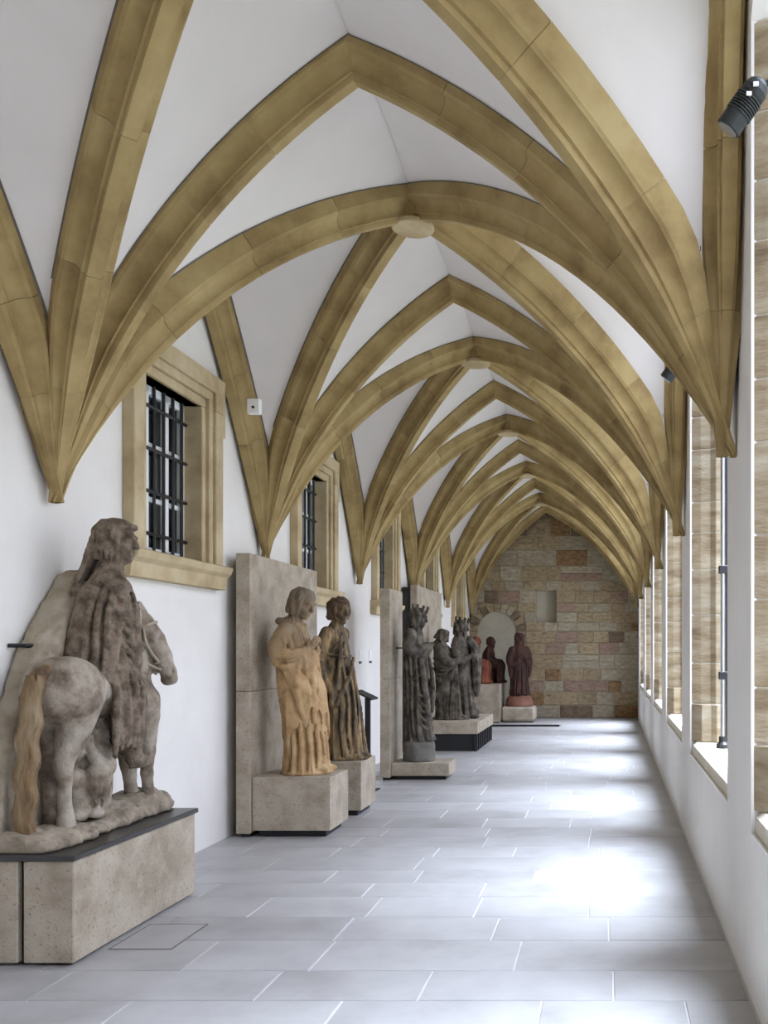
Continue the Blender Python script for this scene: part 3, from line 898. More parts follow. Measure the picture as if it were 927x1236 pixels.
def unit(v):
    v = np.array(v, float); return v / np.linalg.norm(v)
def ridge(x, p=1.6):                          # sharp crests, round valleys between drapery folds
    return (1 - np.abs(np.sin(x))) ** p
def head(F, c, s, yaw=0.0, pitch=0.0, hair=True, beard=False, strands=10, hair_len=.18, curl=0.0, hat=False, seed=0):
    """c centre of the skull, s height of the head, facing +x turned by yaw, pitch > 0 looks down"""
    r_ = random.Random(seed); strands = int(strands * 1.7)
    c = np.array(c, float); q = s / .24
    f = np.array([math.cos(yaw) * math.cos(pitch), math.sin(yaw) * math.cos(pitch), -math.sin(pitch)])
    l = np.array([-math.sin(yaw), math.cos(yaw), 0.0]); u = np.cross(f, l)
    R = np.array([f, l, u])
    P = lambda a, b, z: c + (f * a + l * b + u * z) * q
    F.ell(P(0, 0, .01), np.array((.094, .074, .108)) * q, .02, R=R)
    F.ell(P(.028, 0, -.055), np.array((.060, .054, .066)) * q, .03, R=R)
    F.cap(P(.070, 0, -.100), P(.064, 0, -.096), .022 * q, .024 * q, .02)
    F.cap(P(.086, -.04, .028), P(.086, .04, .028), .013 * q, .013 * q, .012)
    for sg in (-1, 1):
        F.ell(P(.094, .031 * sg, .006), np.array((.020, .020, .015)) * q, .012, 's', R=R)
        F.ell(P(.078, .031 * sg, .004), np.array((.016, .019, .012)) * q, .006, R=R)
        F.ell(P(.055, .045 * sg, -.03), np.array((.03, .025, .03)) * q, .02, R=R)
    F.cap(P(.094, 0, .022), P(.112, 0, -.026), .010 * q, .017 * q, .010)
    F.cap(P(.092, -.02, -.064), P(.092, .02, -.064), .005 * q, .005 * q, .008, 's')
    F.cap(P(.086, -.018, -.056), P(.086, .018, -.056), .008 * q, .008 * q, .008)
    F.cap(P(.084, -.015, -.073), P(.084, .015, -.073), .009 * q, .009 * q, .008)
    F.cap(P(-.02, 0, -.06), P(-.035, 0, -.19), .055 * q, .062 * q, .03)
    if hair:
        F.ell(P(-.022, 0, .024), np.array((.096, .088, .106)) * q, .015, R=R)
        for i in range(strands):
            strands_ = strands
            a = -2.15 + 4.3 * i / (strands_ - 1)             # round the back of the head
            bx, by = -math.cos(a), math.sin(a)
            pts = []; ln = hair_len
            for j in range(7):
                t = j / 6
                wob = .012 * math.sin(5.5 * t * PI / 2 + i * 1.7)
                rr = .06 + .04 * min(1, t * 3)
                z = .115 - .13 * t * 1.2 - ln * max(0, t - .3)
                pts.append(P((bx * rr) - .02 - wob * .5, by * rr * .92 + wob, z))
            F.spline(pts, [.009 * q, .012 * q, .0135 * q, .014 * q, .014 * q, .012 * q, .007 * q], .006, 3)
        if curl > 0:
            for i in range(110):
                a = r_.uniform(0, 2 * PI); z = r_.uniform(-.35, 1)
                rr = math.sqrt(max(0, 1 - z * z))
                d_ = np.array([math.cos(a) * rr, math.sin(a) * rr, z])
                if d_[0] > .45 and z < .55: continue
                F.ell(P(-.012 + d_[0] * .098, d_[1] * .092, .018 + d_[2] * .112), np.ones(3) * curl * .72 * q * r_.uniform(.7, 1.25), .005)
    if beard:
        for i in range(7):
            b = -.045 + .015 * i
            F.spline([P(.07, b, -.075), P(.078, b * .9, -.11), P(.070, b * .7, -.155), P(.06, b * .4, -.185)], [.014 * q, .017 * q, .015 * q, .008 * q], .01, 2)
    return P

def crown(F, P, q, z=.085, r=.098, n=8, h=.055):
    for i in range(n):
        a = 2 * PI * i / n; b = 2 * PI * (i + 1) / n
        F.cap(P(-.01 + r * math.cos(a), r * .9 * math.sin(a), z), P(-.01 + r * math.cos(b), r * .9 * math.sin(b), z), .016 * q, .016 * q, .008)
        F.cap(P(-.01 + r * math.cos(a), r * .9 * math.sin(a), z), P(-.01 + r * 1.08 * math.cos(a), r * .97 * math.sin(a), z + h), .015 * q, .019 * q, .008)

def hand(F, w, dir_, up, s=1.0):
    """palm and five fingers: w wrist, dir_ along the hand, up away from the palm's back"""
    w = np.array(w, float); d = unit(dir_); u = unit(np.array(up, float) - d * (np.array(up, float) @ d)); l = np.cross(d, u)
    F.ell(w + d * .045 * s, np.array((.048, .036, .018)) * s, .012, R=[d, l, u])
    for i, (b, ln) in enumerate(((-.027, .055), (-.009, .066), (.009, .062), (.027, .048))):
        p0 = w + (d * .075 + l * b) * s; p1 = p0 + (d * ln * .6 - u * .004) * s; p2 = p1 + (d * ln * .45 - u * .022) * s
        F.chain([p0, p1, p2], [.0115 * s, .0105 * s, .009 * s], .004)
    F.chain([w + (d * .025 - l * .03) * s, w + (d * .05 - l * .05 - u * .01) * s, w + (d * .078 - l * .046 - u * .022) * s], [.014 * s, .012 * s, .010 * s], .006)

# ------------------------------------------------------------------ THE RIDER
# plinth with a split block and dark plate
pl = empty('plinth', (-2.97, 5.53, 0))
tag(pl, 'large tuff plinth with a dark top plate under the horse rider', 'plinth')
def child_box(nm, par, x0, x1, y0, y1, z0, z1, mat, bev=.004):
    lx, ly, lz = par.location
    return box(nm, x0 - lx, x1 - lx, y0 - ly, y1 - ly, z0 - lz, z1 - lz, mat, par, bev)
child_box('stone_block', pl, -3.235, -2.985, 4.82, 6.24, .015, .535, M['tuff'], .006)
child_box('stone_block', pl, -2.955, -2.70, 4.82, 6.24, .015, .535, M['tuff'], .006)
child_box('filler', pl, -2.986, -2.954, 4.86, 6.22, .015, .53, M['black'], 0)
child_box('foot', pl, -3.20, -2.73, 4.86, 6.20, 0, .016, M['black'], 0)
child_box('top_plate', pl, -3.245, -2.685, 4.80, 6.26, .536, .566, M['darkplate'], .004)

rd = empty('horse_rider_statue', (-2.97, 5.55, .566))
tag(rd, 'weathered grey stone statue of a robed rider on a horse', 'statue')
O = np.array((-2.97, 5.55, .566))
def W(px, py, X):                             # a feature of the carving at its own distance from the wall
    D = FPX * X / (px - 733.0)
    return np.array((X, D, 1.6 - (py - 785.0) * D / FPX)) - O
lo = (-.27, -.72, -.01); hi = (.30, .82, 1.90)
# ground and backing slab
G = Sdf((-.29, -.73, -.012), (.28, .74, .30), .012)
for i in range(16):
    t = i / 15; yy = -.66 + 1.33 * t
    G.ell((-.07 + .02 * math.sin(7 * t), yy, .02), (.21 + .015 * math.sin(11 * t), .12, .045 + .055 * t + .02 * math.sin(9 * t + 1)), .04)
G.ell((.0, .52, .06), (.14, .2, .09), .05); G.ell((-.05, .1, .03), (.2, .25, .07), .05)
G.rough(.014, 31); G.rough(.010, 67); G.floor_cut(.0)
G.mesh('ground', M['st_rock'], rd)
S = Sdf((-.30, -.80, -.01), (-.02, .45, 1.60), .0115)
out = [(-.68, 0), (-.63, .30), (-.55, .62), (-.43, .86), (-.32, 1.06), (-.11, 1.30), (.05, 1.47), (.14, 1.52), (.24, 1.40), (.32, 1.0), (.36, .5), (.38, 0)]
S.poly(out, -.27, -.15, .02)
S.poly([(-.38, .92), (-.24, 1.10), (-.04, 1.34), (.10, 1.44), (.14, .9), (-.30, .80)], -.25, -.085, .03, .05)
S.rough(.005, 23); S.rough(.007, 57); S.floor_cut(.03)
S.mesh('backing_slab', M['st_slab'], rd)

H = Sdf(lo, hi, .0105)
# horse: rump, barrel, chest, neck, head
H.ell((0, -.36, .80), (.175, .20, .185), .06)
H.chain([(0, -.34, .82), (0, -.02, .80), (0, .30, .80)], [.155, .148, .155], .08)
H.ell((.07, -.36, .82), (.115, .17, .16), .05); H.ell((-.07, -.36, .82), (.115, .17, .16), .05)
H.chain([(0, .28, .82), (.02, .34, .98), (.05, .36, 1.14)], [.155, .115, .082], .05)
HX = [(.075, .36, 1.20), (.135, .385, 1.10), (.19, .405, .99), (.222, .415, .90), (.232, .418, .865)]
H.chain(HX, [.078, .074, .058, .047, .043], .012)
H.ell((.226, .416, .85), (.05, .046, .036), .012)
hf = unit((.157, .058, -.335)); hs = unit(np.cross(hf, (0, 0, 1))); hu = np.cross(hs, hf)     # along the face, across it, up off it
hp = lambda a, b, c: np.array((.075, .36, 1.20)) + hf * a + hs * b + hu * c
for sg in (-1, 1):
    H.cap(hp(-.05, .04 * sg, .04), hp(-.125, .055 * sg, .055), .026, .008, .010)              # ears
    H.ell(hp(.105, .062 * sg, .040), (.026, .022, .018), .010)                                  # brow
    H.ell(hp(.115, .076 * sg, .022), (.016, .012, .014), .004)                                  # eye
    H.spline([hp(.085, .07 * sg, .03), hp(.115, .082 * sg, .036), hp(.145, .072 * sg, .022)], [.006, .007, .005], .004)
    H.ell(hp(.085, .045 * sg, -.045), (.045, .03, .05), .012)                                       # cheek
    H.ell(hp(.345, .034 * sg, .030), (.014, .012, .014), .008, 's')                             # nostril
    H.spline([hp(.13, .05 * sg, .045), hp(.22, .036 * sg, .05), hp(.31, .028 * sg, .045)], [.010, .010, .008], .01)
H.chain([hp(.36, -.06, -.012), hp(.33, -.065, -.022), hp(.27, -.06, -.03)], [.007, .007, .005], .005, 's')
for i in range(11):                                                                                  # mane
    t = i / 10
    p = np.array((.01 + .05 * t, .26 + .09 * t, 1.02 + .22 * t))
    H.spline([p + (0, -.02, .07), p + (.05, -.09, .02), p + (.065, -.13, -.07), p + (.05, -.13, -.14)], [.018, .019, .018, .008], .006, 2)
# hind legs
def leg(pts, rs): H.spline(pts, rs, .03, 3)
leg([(.075, -.35, .78), (.07, -.345, .66), (.045, -.37, .53), (.03, -.40, .43), (.03, -.395, .36), (.028, -.385, .2), (.028, -.378, .11), (.028, -.36, .06)], [.125, .088, .060, .042, .034, .029, .034, .042])
H.ell((.028, -.355, .05), (.046, .062, .045), .015)
leg([(-.09, -.30, .74), (-.12, -.24, .58), (-.11, -.28, .44), (-.11, -.30, .36), (-.11, -.28, .2), (-.11, -.27, .05)], [.12, .08, .048, .038, .031, .045])
# forelegs
leg([(.08, .36, .72), (.085, .41, .55), (.075, .44, .42), (.07, .445, .38), (.07, .46, .2), (.07, .47, .10)], [.11, .062, .038, .04, .027, .034])
H.ell((.07, .485, .09), (.042, .058, .045), .015)
leg([(-.07, .34, .72), (-.03, .30, .52), (0, .34, .38), (.0, .36, .33), (-.01, .40, .2), (-.01, .43, .12)], [.10, .056, .038, .04, .028, .034])
H.ell((-.01, .44, .10), (.042, .058, .045), .015)
# muscle and skin creases
H.rough(.003, 43)
for (p0, p1, p2, r) in (
                        ((.0, .36, 1.10), (.115, .42, 1.02), (.15, .40, .88), .016), ((.02, .45, 1.18), (.11, .50, 1.10), (.12, .50, .96), .013)):
    H.spline([p0, p1, p2], [r * .5, r, r * .5], .02)
H.mesh('horse', M['st_rider'], rd)

T = Sdf((-.25, -.78, .02), (.12, -.30, 1.02), .009)
T.spline([(.0, -.50, .93), (-.02, -.58, .86), (-.03, -.60, .66), (-.045, -.60, .40), (-.06, -.60, .18), (-.065, -.59, .06)], [.030, .042, .046, .046, .042, .028], .02, 4)
for i in range(11):
    a = -3.0 + 4.4 * i / 10
    pts = []
    for j in range(29):
        t = j / 28; z = .9 - .82 * t
        cx = -.015 - .05 * t; cy = -.585 - .02 * math.sin(t * 3)
        r = .038 + .010 * math.sin(t * PI)
        ww = .012 * math.sin(t * 26 + (i % 2) * .8)
        pts.append((cx + r * math.cos(a) + ww, cy + r * math.sin(a), z))
    T.chain(pts, .0095, .0025)
T.mesh('tail', M['st_tail'], rd)

Rr = Sdf((-.27, -.45, .28), (.30, .45, 1.86), .0098)
def rf(th, z):
    return .030 * (np.abs(np.sin(4.5 * th + 1.6 * z + .4 * np.sin(6 * z))) ** .7 - .4) * np.clip((1.4 - z) * 2.2, .2, 1) + .008 * ridge(8 * th - 3 * z)
# torso and cloak falling over the horse's back
Rr.loft([(.84, .02, -.05, .14, .19), (.95, .025, -.04, .132, .165), (1.1, .03, -.03, .128, .145), (1.25, .04, -.015, .128, .13), (1.38, .045, .005, .122, .11), (1.45, .05, .02, .092, .085), (1.50, .055, .03, .06, .06)], rf, .02)
Rr.chain([(.03, .03, 1.45), (.06, .06, 1.57)], [.072, .066], .03)
Rr.spline([(.0, -.06, 1.36), (-.02, -.12, 1.15), (-.03, -.17, .98), (-.02, -.22, .93)], [.06, .06, .05, .025], .04)
for i in range(9):
    a = i / 8
    Rr.spline([(.13 - .14 * a, -.03 - .05 * a, 1.40), (.165 - .19 * a, -.08 - .06 * a, 1.18), (.165 - .20 * a, -.13 - .08 * a, .98), (.15 - .20 * a, -.16 - .09 * a, .92)], [.010, .018, .020, .010], .010)
# legs under the robe hanging over the flank, skirt folds with an uneven hem
Rr.spline([(.06, -.02, .92), (.125, .03, .80), (.14, .06, .66), (.135, .08, .54), (.13, .09, .48)], [.13, .115, .095, .08, .06], .04)
for i in range(10):
    t = i / 9
    yy = -.14 + .33 * t
    Rr.spline([(.10 + .05 * math.sin(PI * t), -.10 + .17 * t, 1.02), (.175 + .035 * math.sin(PI * t), yy * .9, .82), (.18 + .05 * math.sin(PI * t), yy, .64), (.165 + .05 * math.sin(PI * t), yy + .02, .43 + .13 * t + .03 * math.sin(9 * t))], [.012, .018, .021, .015], .010)
# boot and foot
Rr.spline([(.145, .10, .52), (.15, .12, .42), (.155, .15, .375), (.165, .27, .365)], [.05, .042, .04, .026], .02)
Rr.chain([(.15, .09, .345), (.17, .27, .338)], [.012, .012], .008)
# long sleeve hanging straight down on the near side, elbow folds
Rr.spline([(.13, .0, 1.40), (.165, .03, 1.25), (.17, .05, 1.10), (.175, .065, .98), (.17, .08, .88)], [.062, .056, .05, .048, .03], .018)
Rr.spline([(.10, .06, 1.42), (.145, .10, 1.28), (.155, .12, 1.12), (.15, .13, .98)], [.04, .032, .03, .02], .012)
for i in range(4):
    z = 1.33 - i * .085 - .02 * (i % 2)
    Rr.spline([(.07, -.12, z + .10 - .01 * i), (.15, -.085, z + .04), (.195, -.01, z - .03), (.215, .06, z - .05 - .02 * i)], [.005, .012, .014, .005], .012)
# scabbard
Rr.spline([(.145, -.13, 1.04), (.155, -.13, .92), (.15, -.10, .76), (.14, -.07, .60)], [.026, .024, .022, .016], .008)
Rr.ell((.145, -.13, 1.05), (.035, .035, .02), .008)
# forearms reaching to the reins
Rr.spline([(.15, .08, 1.14), (.12, .20, 1.06), (.10, .29, 1.06)], [.045, .042, .034], .02)
hand(Rr, (.10, .285, 1.06), (-.1, .9, .0), (.6, 0, .8), .9)
Rr.spline([(-.10, .02, 1.38), (-.13, .08, 1.2), (-.06, .20, 1.07), (-.01, .28, 1.06)], [.06, .055, .045, .034], .02)
hand(Rr, (-.01, .28, 1.06), (.2, .9, .0), (0, 0, 1), .9)
P_ = head(Rr, (.075, .075, 1.675), .25, yaw=.05, pitch=.05, strands=11, hair_len=.10, seed=3)
# rolled cap with a peak over the brow, hair falling down the back
for i in range(12):
    a = 2 * PI * i / 12; b = 2 * PI * (i + 1) / 12
    Rr.cap(P_(-.008 + .103 * math.cos(a), .088 * math.sin(a), .068 + .02 * math.cos(a)), P_(-.008 + .103 * math.cos(b), .088 * math.sin(b), .068 + .02 * math.cos(b)), .015, .015, .006)
Rr.ell(P_(-.01, 0, .085), (.095, .082, .05), .01)
for i in range(8):
    b = -.075 + .0214 * i
    Rr.spline([P_(-.085, b, .06), P_(-.105, b * 1.1, -.03), P_(-.125, b * 1.25, -.13), P_(-.15, b * 1.5, -.24)], [.015, .017, .018, .014], .008, 3)
for sg in (-1, 1):
    for i in range(5):
        Rr.ell(P_(-.02 - .022 * i, .088 * sg, -.02 - .012 * i), (.02, .018, .024), .006)
rb = [(.84, .02, -.05, .14, .19), (.95, .025, -.04, .132, .165), (1.1, .03, -.03, .128, .145), (1.25, .04, -.015, .128, .13), (1.38, .045, .005, .122, .11), (1.45, .05, .02, .092, .085)]
drape(Rr, rb, [[(a_, 1.40), (a_ - .05, 1.22), (a_ + .06, 1.02), (a_, .90)] for a_ in (-2.7, -2.3, -1.95, -1.6, -1.2, -.85)], .020, .012)
for i in range(6):
    t = i / 5; yy = -.11 + .30 * t
    Rr.spline([(.17 + .05 * math.sin(PI * t), yy * .95, .92), (.215 + .035 * math.sin(PI * t), yy, .76), (.215 + .04 * math.sin(PI * t), yy + .01, .60), (.20 + .04 * math.sin(PI * t), yy + .02, .46 + .1 * t)], [.006, .014, .015, .008], .006, 4, op='s')
Rr.spline([(.10, .02, 1.46), (.19, .0, 1.36), (.215, .0, 1.2), (.22, .03, 1.02)], [.006, .014, .014, .008], .006, 5, op='s')
Rr.rough(.0025, 50)
Rr.mesh('rider', M['st_rider_cloak'], rd)
# bridle: cheek strap, nose band, brow band, rein
def strap(nm, pts, r=.009): return tube(nm, pts, r, M['st_slab'], rd, 6)
def ring(a, rb, rc, n=14):
    return [hp(a, rb * math.cos(2 * PI * q / n), rc * math.sin(2 * PI * q / n)) for q in range(n + 1)]
strap('nose_band', ring(.262, .058, .058)); strap('brow_band', ring(.03, .086, .086))
strap('cheek_strap', [hp(.03, .086, .01), hp(.12, .085, -.02), hp(.20, .070, -.02), hp(.262, .059, -.01)])
strap('cheek_strap', [hp(.03, -.086, .01), hp(.12, -.085, -.02), hp(.20, -.070, -.02), hp(.262, -.059, -.01)])
strap('rein', [hp(.31, .062, -.02), (.17, .335, .93), (.13, .30, .96), (.10, .36, 1.05)])
tube('anchor_rod', [(-.285, -.37, 1.06), (-.20, -.36, 1.06), (-.19, -.30, 1.06)], .012, M['black'], rd, 8)

Bg = Sdf((-.20, -.32, .02), (.22, .36, .70), .009)
# crouching figure under the horse
Bg.spline([(.03, .06, .16), (.04, .04, .30), (.02, .08, .42), (.01, .10, .48)], [.095, .10, .095, .06], .03)
Bg.spline([(.06, .02, .14), (.12, -.06, .24), (.13, -.06, .30), (.12, -.02, .16), (.11, .0, .09)], [.075, .066, .06, .05, .045], .02)
Bg.spline([(.0, .02, .14), (.02, -.10, .24), (.03, -.13, .28), (.04, -.10, .16), (.05, -.10, .09)], [.075, .066, .058, .05, .045], .02)
Bg.spline([(.10, .08, .41), (.14, .02, .33), (.12, -.04, .37), (.09, -.06, .43)], [.045, .04, .034, .026], .02)
Bg.spline([(-.07, .08, .41), (-.06, -.02, .33), (.0, -.08, .38), (.04, -.1, .44)], [.045, .04, .034, .026], .02)
hand(Bg, (.09, -.06, .43), (-.1, -.2, .9), (.3, -.9, 0), .8); hand(Bg, (.04, -.1, .44), (.1, -.1, .9), (.2, -.9, 0), .8)
head(Bg, (.035, .075, .565), .20, yaw=-.9, pitch=-.3, strands=9, hair_len=.08, curl=.02, seed=5)
for sx in (.11, .05):
    Bg.ell((sx + .01, -.05 if sx > .1 else -.14, .085), (.035, .065, .03), .015)
for i in range(7):
    Bg.spline([(.10 - .025 * i, .0 - .006 * i, .40), (.13 - .03 * i, -.03 - .012 * i, .26), (.12 - .03 * i, .0 - .02 * i, .10)], [.008, .013, .010], .012, 2)
for i in range(6):
    Bg.spline([(.12 - .03 * i, -.03 - .012 * i, .34), (.15 - .035 * i, -.075 - .012 * i, .24), (.14 - .035 * i, -.05 - .015 * i, .12)], [.006, .013, .008], .005, 4, op='s')
Bg.spline([(.13, .05, .45), (.10, -.03, .48), (.02, -.05, .49)], [.006, .014, .008], .006, 4, op='s')
Bg.floor_cut(.03)
bo = Bg.mesh('crouching_figure', M['st_rider'], rd)
bo.location = (-.035, -.11, .03)

# ------------------------------------------------------------------ PAIR OF OCHRE STATUES: slab, pedestals, figures
def slab(name, x0, x1, y0, y1, z1, label, joint=None):
    t = empty(name, ((x0 + x1) / 2, (y0 + y1) / 2, 0))
    if joint: 
        child_box('stone_panel', t, x0, x1, y0, y1, .035, joint - .002, M['tuff'], .004)
        child_box('stone_panel', t, x0, x1, y0, y1, joint + .002, z1, M['tuff'], .004)
        child_box('dowel', t, x0 + .02, x1 - .02, y0 + .1, y1 - .1, joint - .02, joint + .02, M['black'], 0)
    else:
        child_box('stone_panel', t, x0, x1, y0, y1, .035, z1, M['tuff'], .004)
    child_box('foot', t, x0 + .02, x1 - .02, y0 + .06, y1 - .06, 0, .036, M['black'], 0)
    return tag(t, label, 'slab')
slab('backing_slab', -3.165, -3.045, 8.12, 10.0, 2.43, 'tall tuff slab against the wall behind the two ochre statues', joint=1.25)
def pedestal(x0, x1, y0, y1, zb, z1, label, inset=.05):
    t = empty('pedestal', ((x0 + x1) / 2, (y0 + y1) / 2, 0))
    child_box('stone_block', t, x0, x1, y0, y1, zb, z1, M['tuff'], .005)
    child_box('foot', t, x0 + inset, x1 - inset, y0 + inset, y1 - inset, 0, zb + .001, M['black'], 0)
    return tag(t, label, 'pedestal')
pedestal(-3.04, -2.37, 8.15, 8.72, .055, .515, 'tuff block pedestal under the front ochre statue')
pedestal(-3.04, -2.37, 9.18, 9.74, .055, .525, 'tuff block pedestal under the curly haired statue')

def base_fold(n, amp, tw, z_lo, z_hi, seed):
    def f(th, z):
        g = np.clip((z_hi - z) / (z_hi - z_lo), 0, 1)
        return amp * np.abs(np.sin(n * .5 * th + tw * z + .35 * np.sin(5 * z + seed) + seed)) ** .7 * (.3 + .7 * g) - .45 * amp + .35 * amp * ridge(n * .5 * 2.3 * th - tw * z + seed * 2, 1.5) * g
    return f

def statue_one():
    t = empty('robed_statue', (-2.695, 8.44, .515), -.12)
    F = Sdf((-.34, -.36, -.02), (.34, .36, 1.72), .0085)
    body = [(0, .04, 0, .175, .19), (.10, .035, 0, .160, .18), (.35, .025, 0, .150, .17), (.62, .005, 0, .158, .178), (.85, -.03, 0, .155, .178), (1.05, -.055, 0, .145, .185), (1.20, -.085, 0, .135, .195), (1.31, -.10, 0, .11, .165), (1.38, -.10, 0, .07, .09)]
    F.loft(body, base_fold(13, .055, .4, 0, 1.1, .4), .012)
    # outer mantle with a torn hem
    def hem(th, z): return (.42 + .13 * np.sin(1.8 * th + 2.6) + .05 * np.sin(7 * th) + .035 * np.sin(13 * th)) - z
    mant = [(.2, .03, 0, .178, .195), (.5, .02, 0, .188, .203), (.75, -.01, 0, .182, .20), (.95, -.045, 0, .165, .197), (1.1, -.06, 0, .15, .2)]
    F.loft(mant, lambda th, z: .044 * (np.abs(np.sin(2.5 * th + 5.0 * z + .5 * np.sin(7 * z) + 1)) ** .6 - .62) + .010 * ridge(6 * th - 2 * z), .008, hem=hem)
    drape(F, mant, [[(-.3, .98), (-.5, .80), (-.65, .62), (-.7, .46)], [(-1.0, 1.0), (-1.25, .82), (-1.3, .62), (-1.2, .50)], [(-2.5, .98), (-2.45, .75), (-2.35, .52)]], .020, .0, groove=False, k=.02)
    drape(F, body, [[(a_, .40), (a_ + .04, .22), (a_ - .06, .03)] for a_ in (-2.6, -2.15, -1.75, -1.35, -.95, -.55, -.15, .3, .8)], .022, .012)
    # arms folded forward in wide sleeves, cloth hanging from the elbows
    for sg in (-1, 1):
        F.spline([(-.095, .15 * sg, 1.27), (-.14, .19 * sg, 1.15), (-.135, .20 * sg, 1.06), (-.03, .175 * sg, 1.04), (.075, .09 * sg, 1.08)], [.062, .066, .068, .056, .042], .016)
        F.spline([(-.18, .19 * sg, 1.07), (-.14, .225 * sg, .975), (-.04, .215 * sg, .95), (.04, .15 * sg, 1.0)], [.020, .032, .030, .016], .012)
        for i in range(5):
            F.spline([(-.20 + .028 * i, .16 * sg, 1.17 - .035 * i), (-.145 + .03 * i, .252 * sg, 1.13 - .035 * i), (-.05 + .028 * i, .225 * sg, 1.10 - .02 * i)], [.005, .0115, .005], .007, 5)
        F.spline([(-.06, .18 * sg, 1.30), (-.08, .215 * sg, 1.2), (-.06, .225 * sg, 1.1)], [.008, .014, .008], .010, 4)
        F.cap((.06, .088 * sg, 1.07), (.095, .065 * sg, 1.095), .033, .031, .006)
        hand(F, (.082, .065 * sg, 1.09), (.55, -.25 * sg, .75), (.5, .6 * sg, -.3), .95)
    # open front of the gown, shoulders, collar roll
    F.spline([(.0, -.05, 1.30), (.02, -.06, 1.2), (.06, -.05, 1.12)], [.006, .012, .01], .008, 4, op='s')
    F.spline([(.0, .05, 1.30), (.02, .06, 1.2), (.06, .05, 1.12)], [.006, .012, .01], .008, 4, op='s')
    F.spline([(-.20, -.05, 1.345), (-.15, -.11, 1.335), (-.03, -.09, 1.31), (.0, 0, 1.26)], [.030, .030, .02, .015], .008)
    F.spline([(-.20, -.05, 1.345), (-.20, .05, 1.345), (-.15, .11, 1.335), (-.03, .09, 1.31), (.0, 0, 1.26)], [.030, .030, .030, .02, .015], .008)
    P = head(F, (.0, 0, 1.50), .25, yaw=-.25, pitch=.40, strands=12, hair_len=.10, seed=11)
    F.ell(P(-.03, 0, .065), (.08, .08, .05), .010)
    # feet and the irregular plate they stand on
    F.ell((.185, -.09, .045), (.085, .04, .035), .012); F.ell((.20, .07, .045), (.085, .04, .035), .012)
    for i in range(9):
        a = 2 * PI * i / 9
        F.ell((.04 + .11 * math.cos(a), .12 * math.sin(a), .012), (.12, .11, .022), .02)
    F.rough(.0015, 60); F.floor_cut(0.0)
    F.mesh('figure', M['st_tan'], t)
    return tag(t, 'ochre robed stone statue with folded arms and bowed head, nearer of the pair', 'statue')
statue_one()

def statue_two():
    t = empty('robed_statue', (-2.66, 9.46, .525), -.30)
    F = Sdf((-.32, -.32, -.02), (.34, .32, 1.68), .0098)
    body = [(0, .05, 0, .175, .18), (.10, .045, 0, .16, .17), (.4, .03, 0, .152, .163), (.7, .005, 0, .150, .162), (.9, -.02, 0, .136, .155), (1.08, -.035, 0, .13, .16), (1.2, -.045, 0, .12, .165), (1.28, -.05, 0, .09, .13), (1.34, -.045, 0, .06, .07)]
    F.loft(body, base_fold(9, .055, .4, 0, 1.0, 1.4), .012)
    drape(F, body, [[(a_, .9), (a_ + .06, .6), (a_ - .03, .3), (a_ + .08, .03)] for a_ in (-2.7, -2.2, -1.0, -.6, -.2, .25, .8)], .022, .010)
    drape(F, body, [[(-.3, 1.22), (-.7, 1.14), (-1.1, 1.08)], [(-.2, 1.16), (-.5, 1.08), (-.9, 1.03)]], .012, .006)
    for sg in (-1, 1):
        F.spline([(-.05, .14 * sg, 1.25), (-.09, .18 * sg, 1.08), (-.085, .185 * sg, .90), (-.01, .175 * sg, .74), (.05, .155 * sg, .63)], [.062, .058, .054, .046, .034], .018)
        hand(F, (.045, .155 * sg, .64), (.55, -.15 * sg, -.7), (.3, .8 * sg, 0), .95)
        for i in range(4): F.spline([(-.13, .18 * sg, 1.12 - .09 * i), (-.07, .238 * sg, 1.07 - .09 * i), (-.02, .21 * sg, 1.06 - .09 * i)], [.005, .010, .005], .008, 4)
    # sash sweeping down and round the knees, girdle, long front folds
    F.spline([(.075, -.09, 1.16), (.09, -.125, 1.0), (.085, -.155, .82), (.05, -.175, .66), (.035, -.18, .56), (.07, -.17, .55), (.13, -.12, .70), (.155, -.05, .84), (.14, .03, 1.0)], [.014, .019, .022, .026, .027, .024, .021, .018, .014], .012)
    F.spline([(-.02, -.16, 1.04), (.06, -.13, 1.02), (.10, -.02, 1.01), (.06, .12, 1.02)], [.010, .012, .012, .010], .010)
    F.spline([(.10, .12, .72), (.15, .12, .5), (.18, .12, .25), (.22, .12, .03)], [.018, .026, .03, .032], .016)
    P = head(F, (.005, 0, 1.465), .25, yaw=-.35, pitch=.10, strands=10, hair_len=.05, curl=.024, seed=21)
    for i in range(8):
        F.ell(P(-.09 - .012 * math.sin(i), -.07 + .02 * i, -.075 + .012 * math.cos(i * 2)), np.ones(3) * .018, .006)
    F.ell((.23, -.08, .035), (.075, .036, .03), .02); F.ell((.25, .06, .035), (.075, .036, .03), .02)
    for i in range(9):
        a = 2 * PI * i / 9
        F.ell((.09 + .11 * math.cos(a), .10 * math.sin(a), .01), (.11, .10, .02), .02)
    F.rough(.002, 60); F.floor_cut(0.0)
    F.mesh('figure', M['st_tan2'], t)
    return tag(t, 'dark stained robed statue with a curly head and long hanging arms', 'statue')
statue_two()

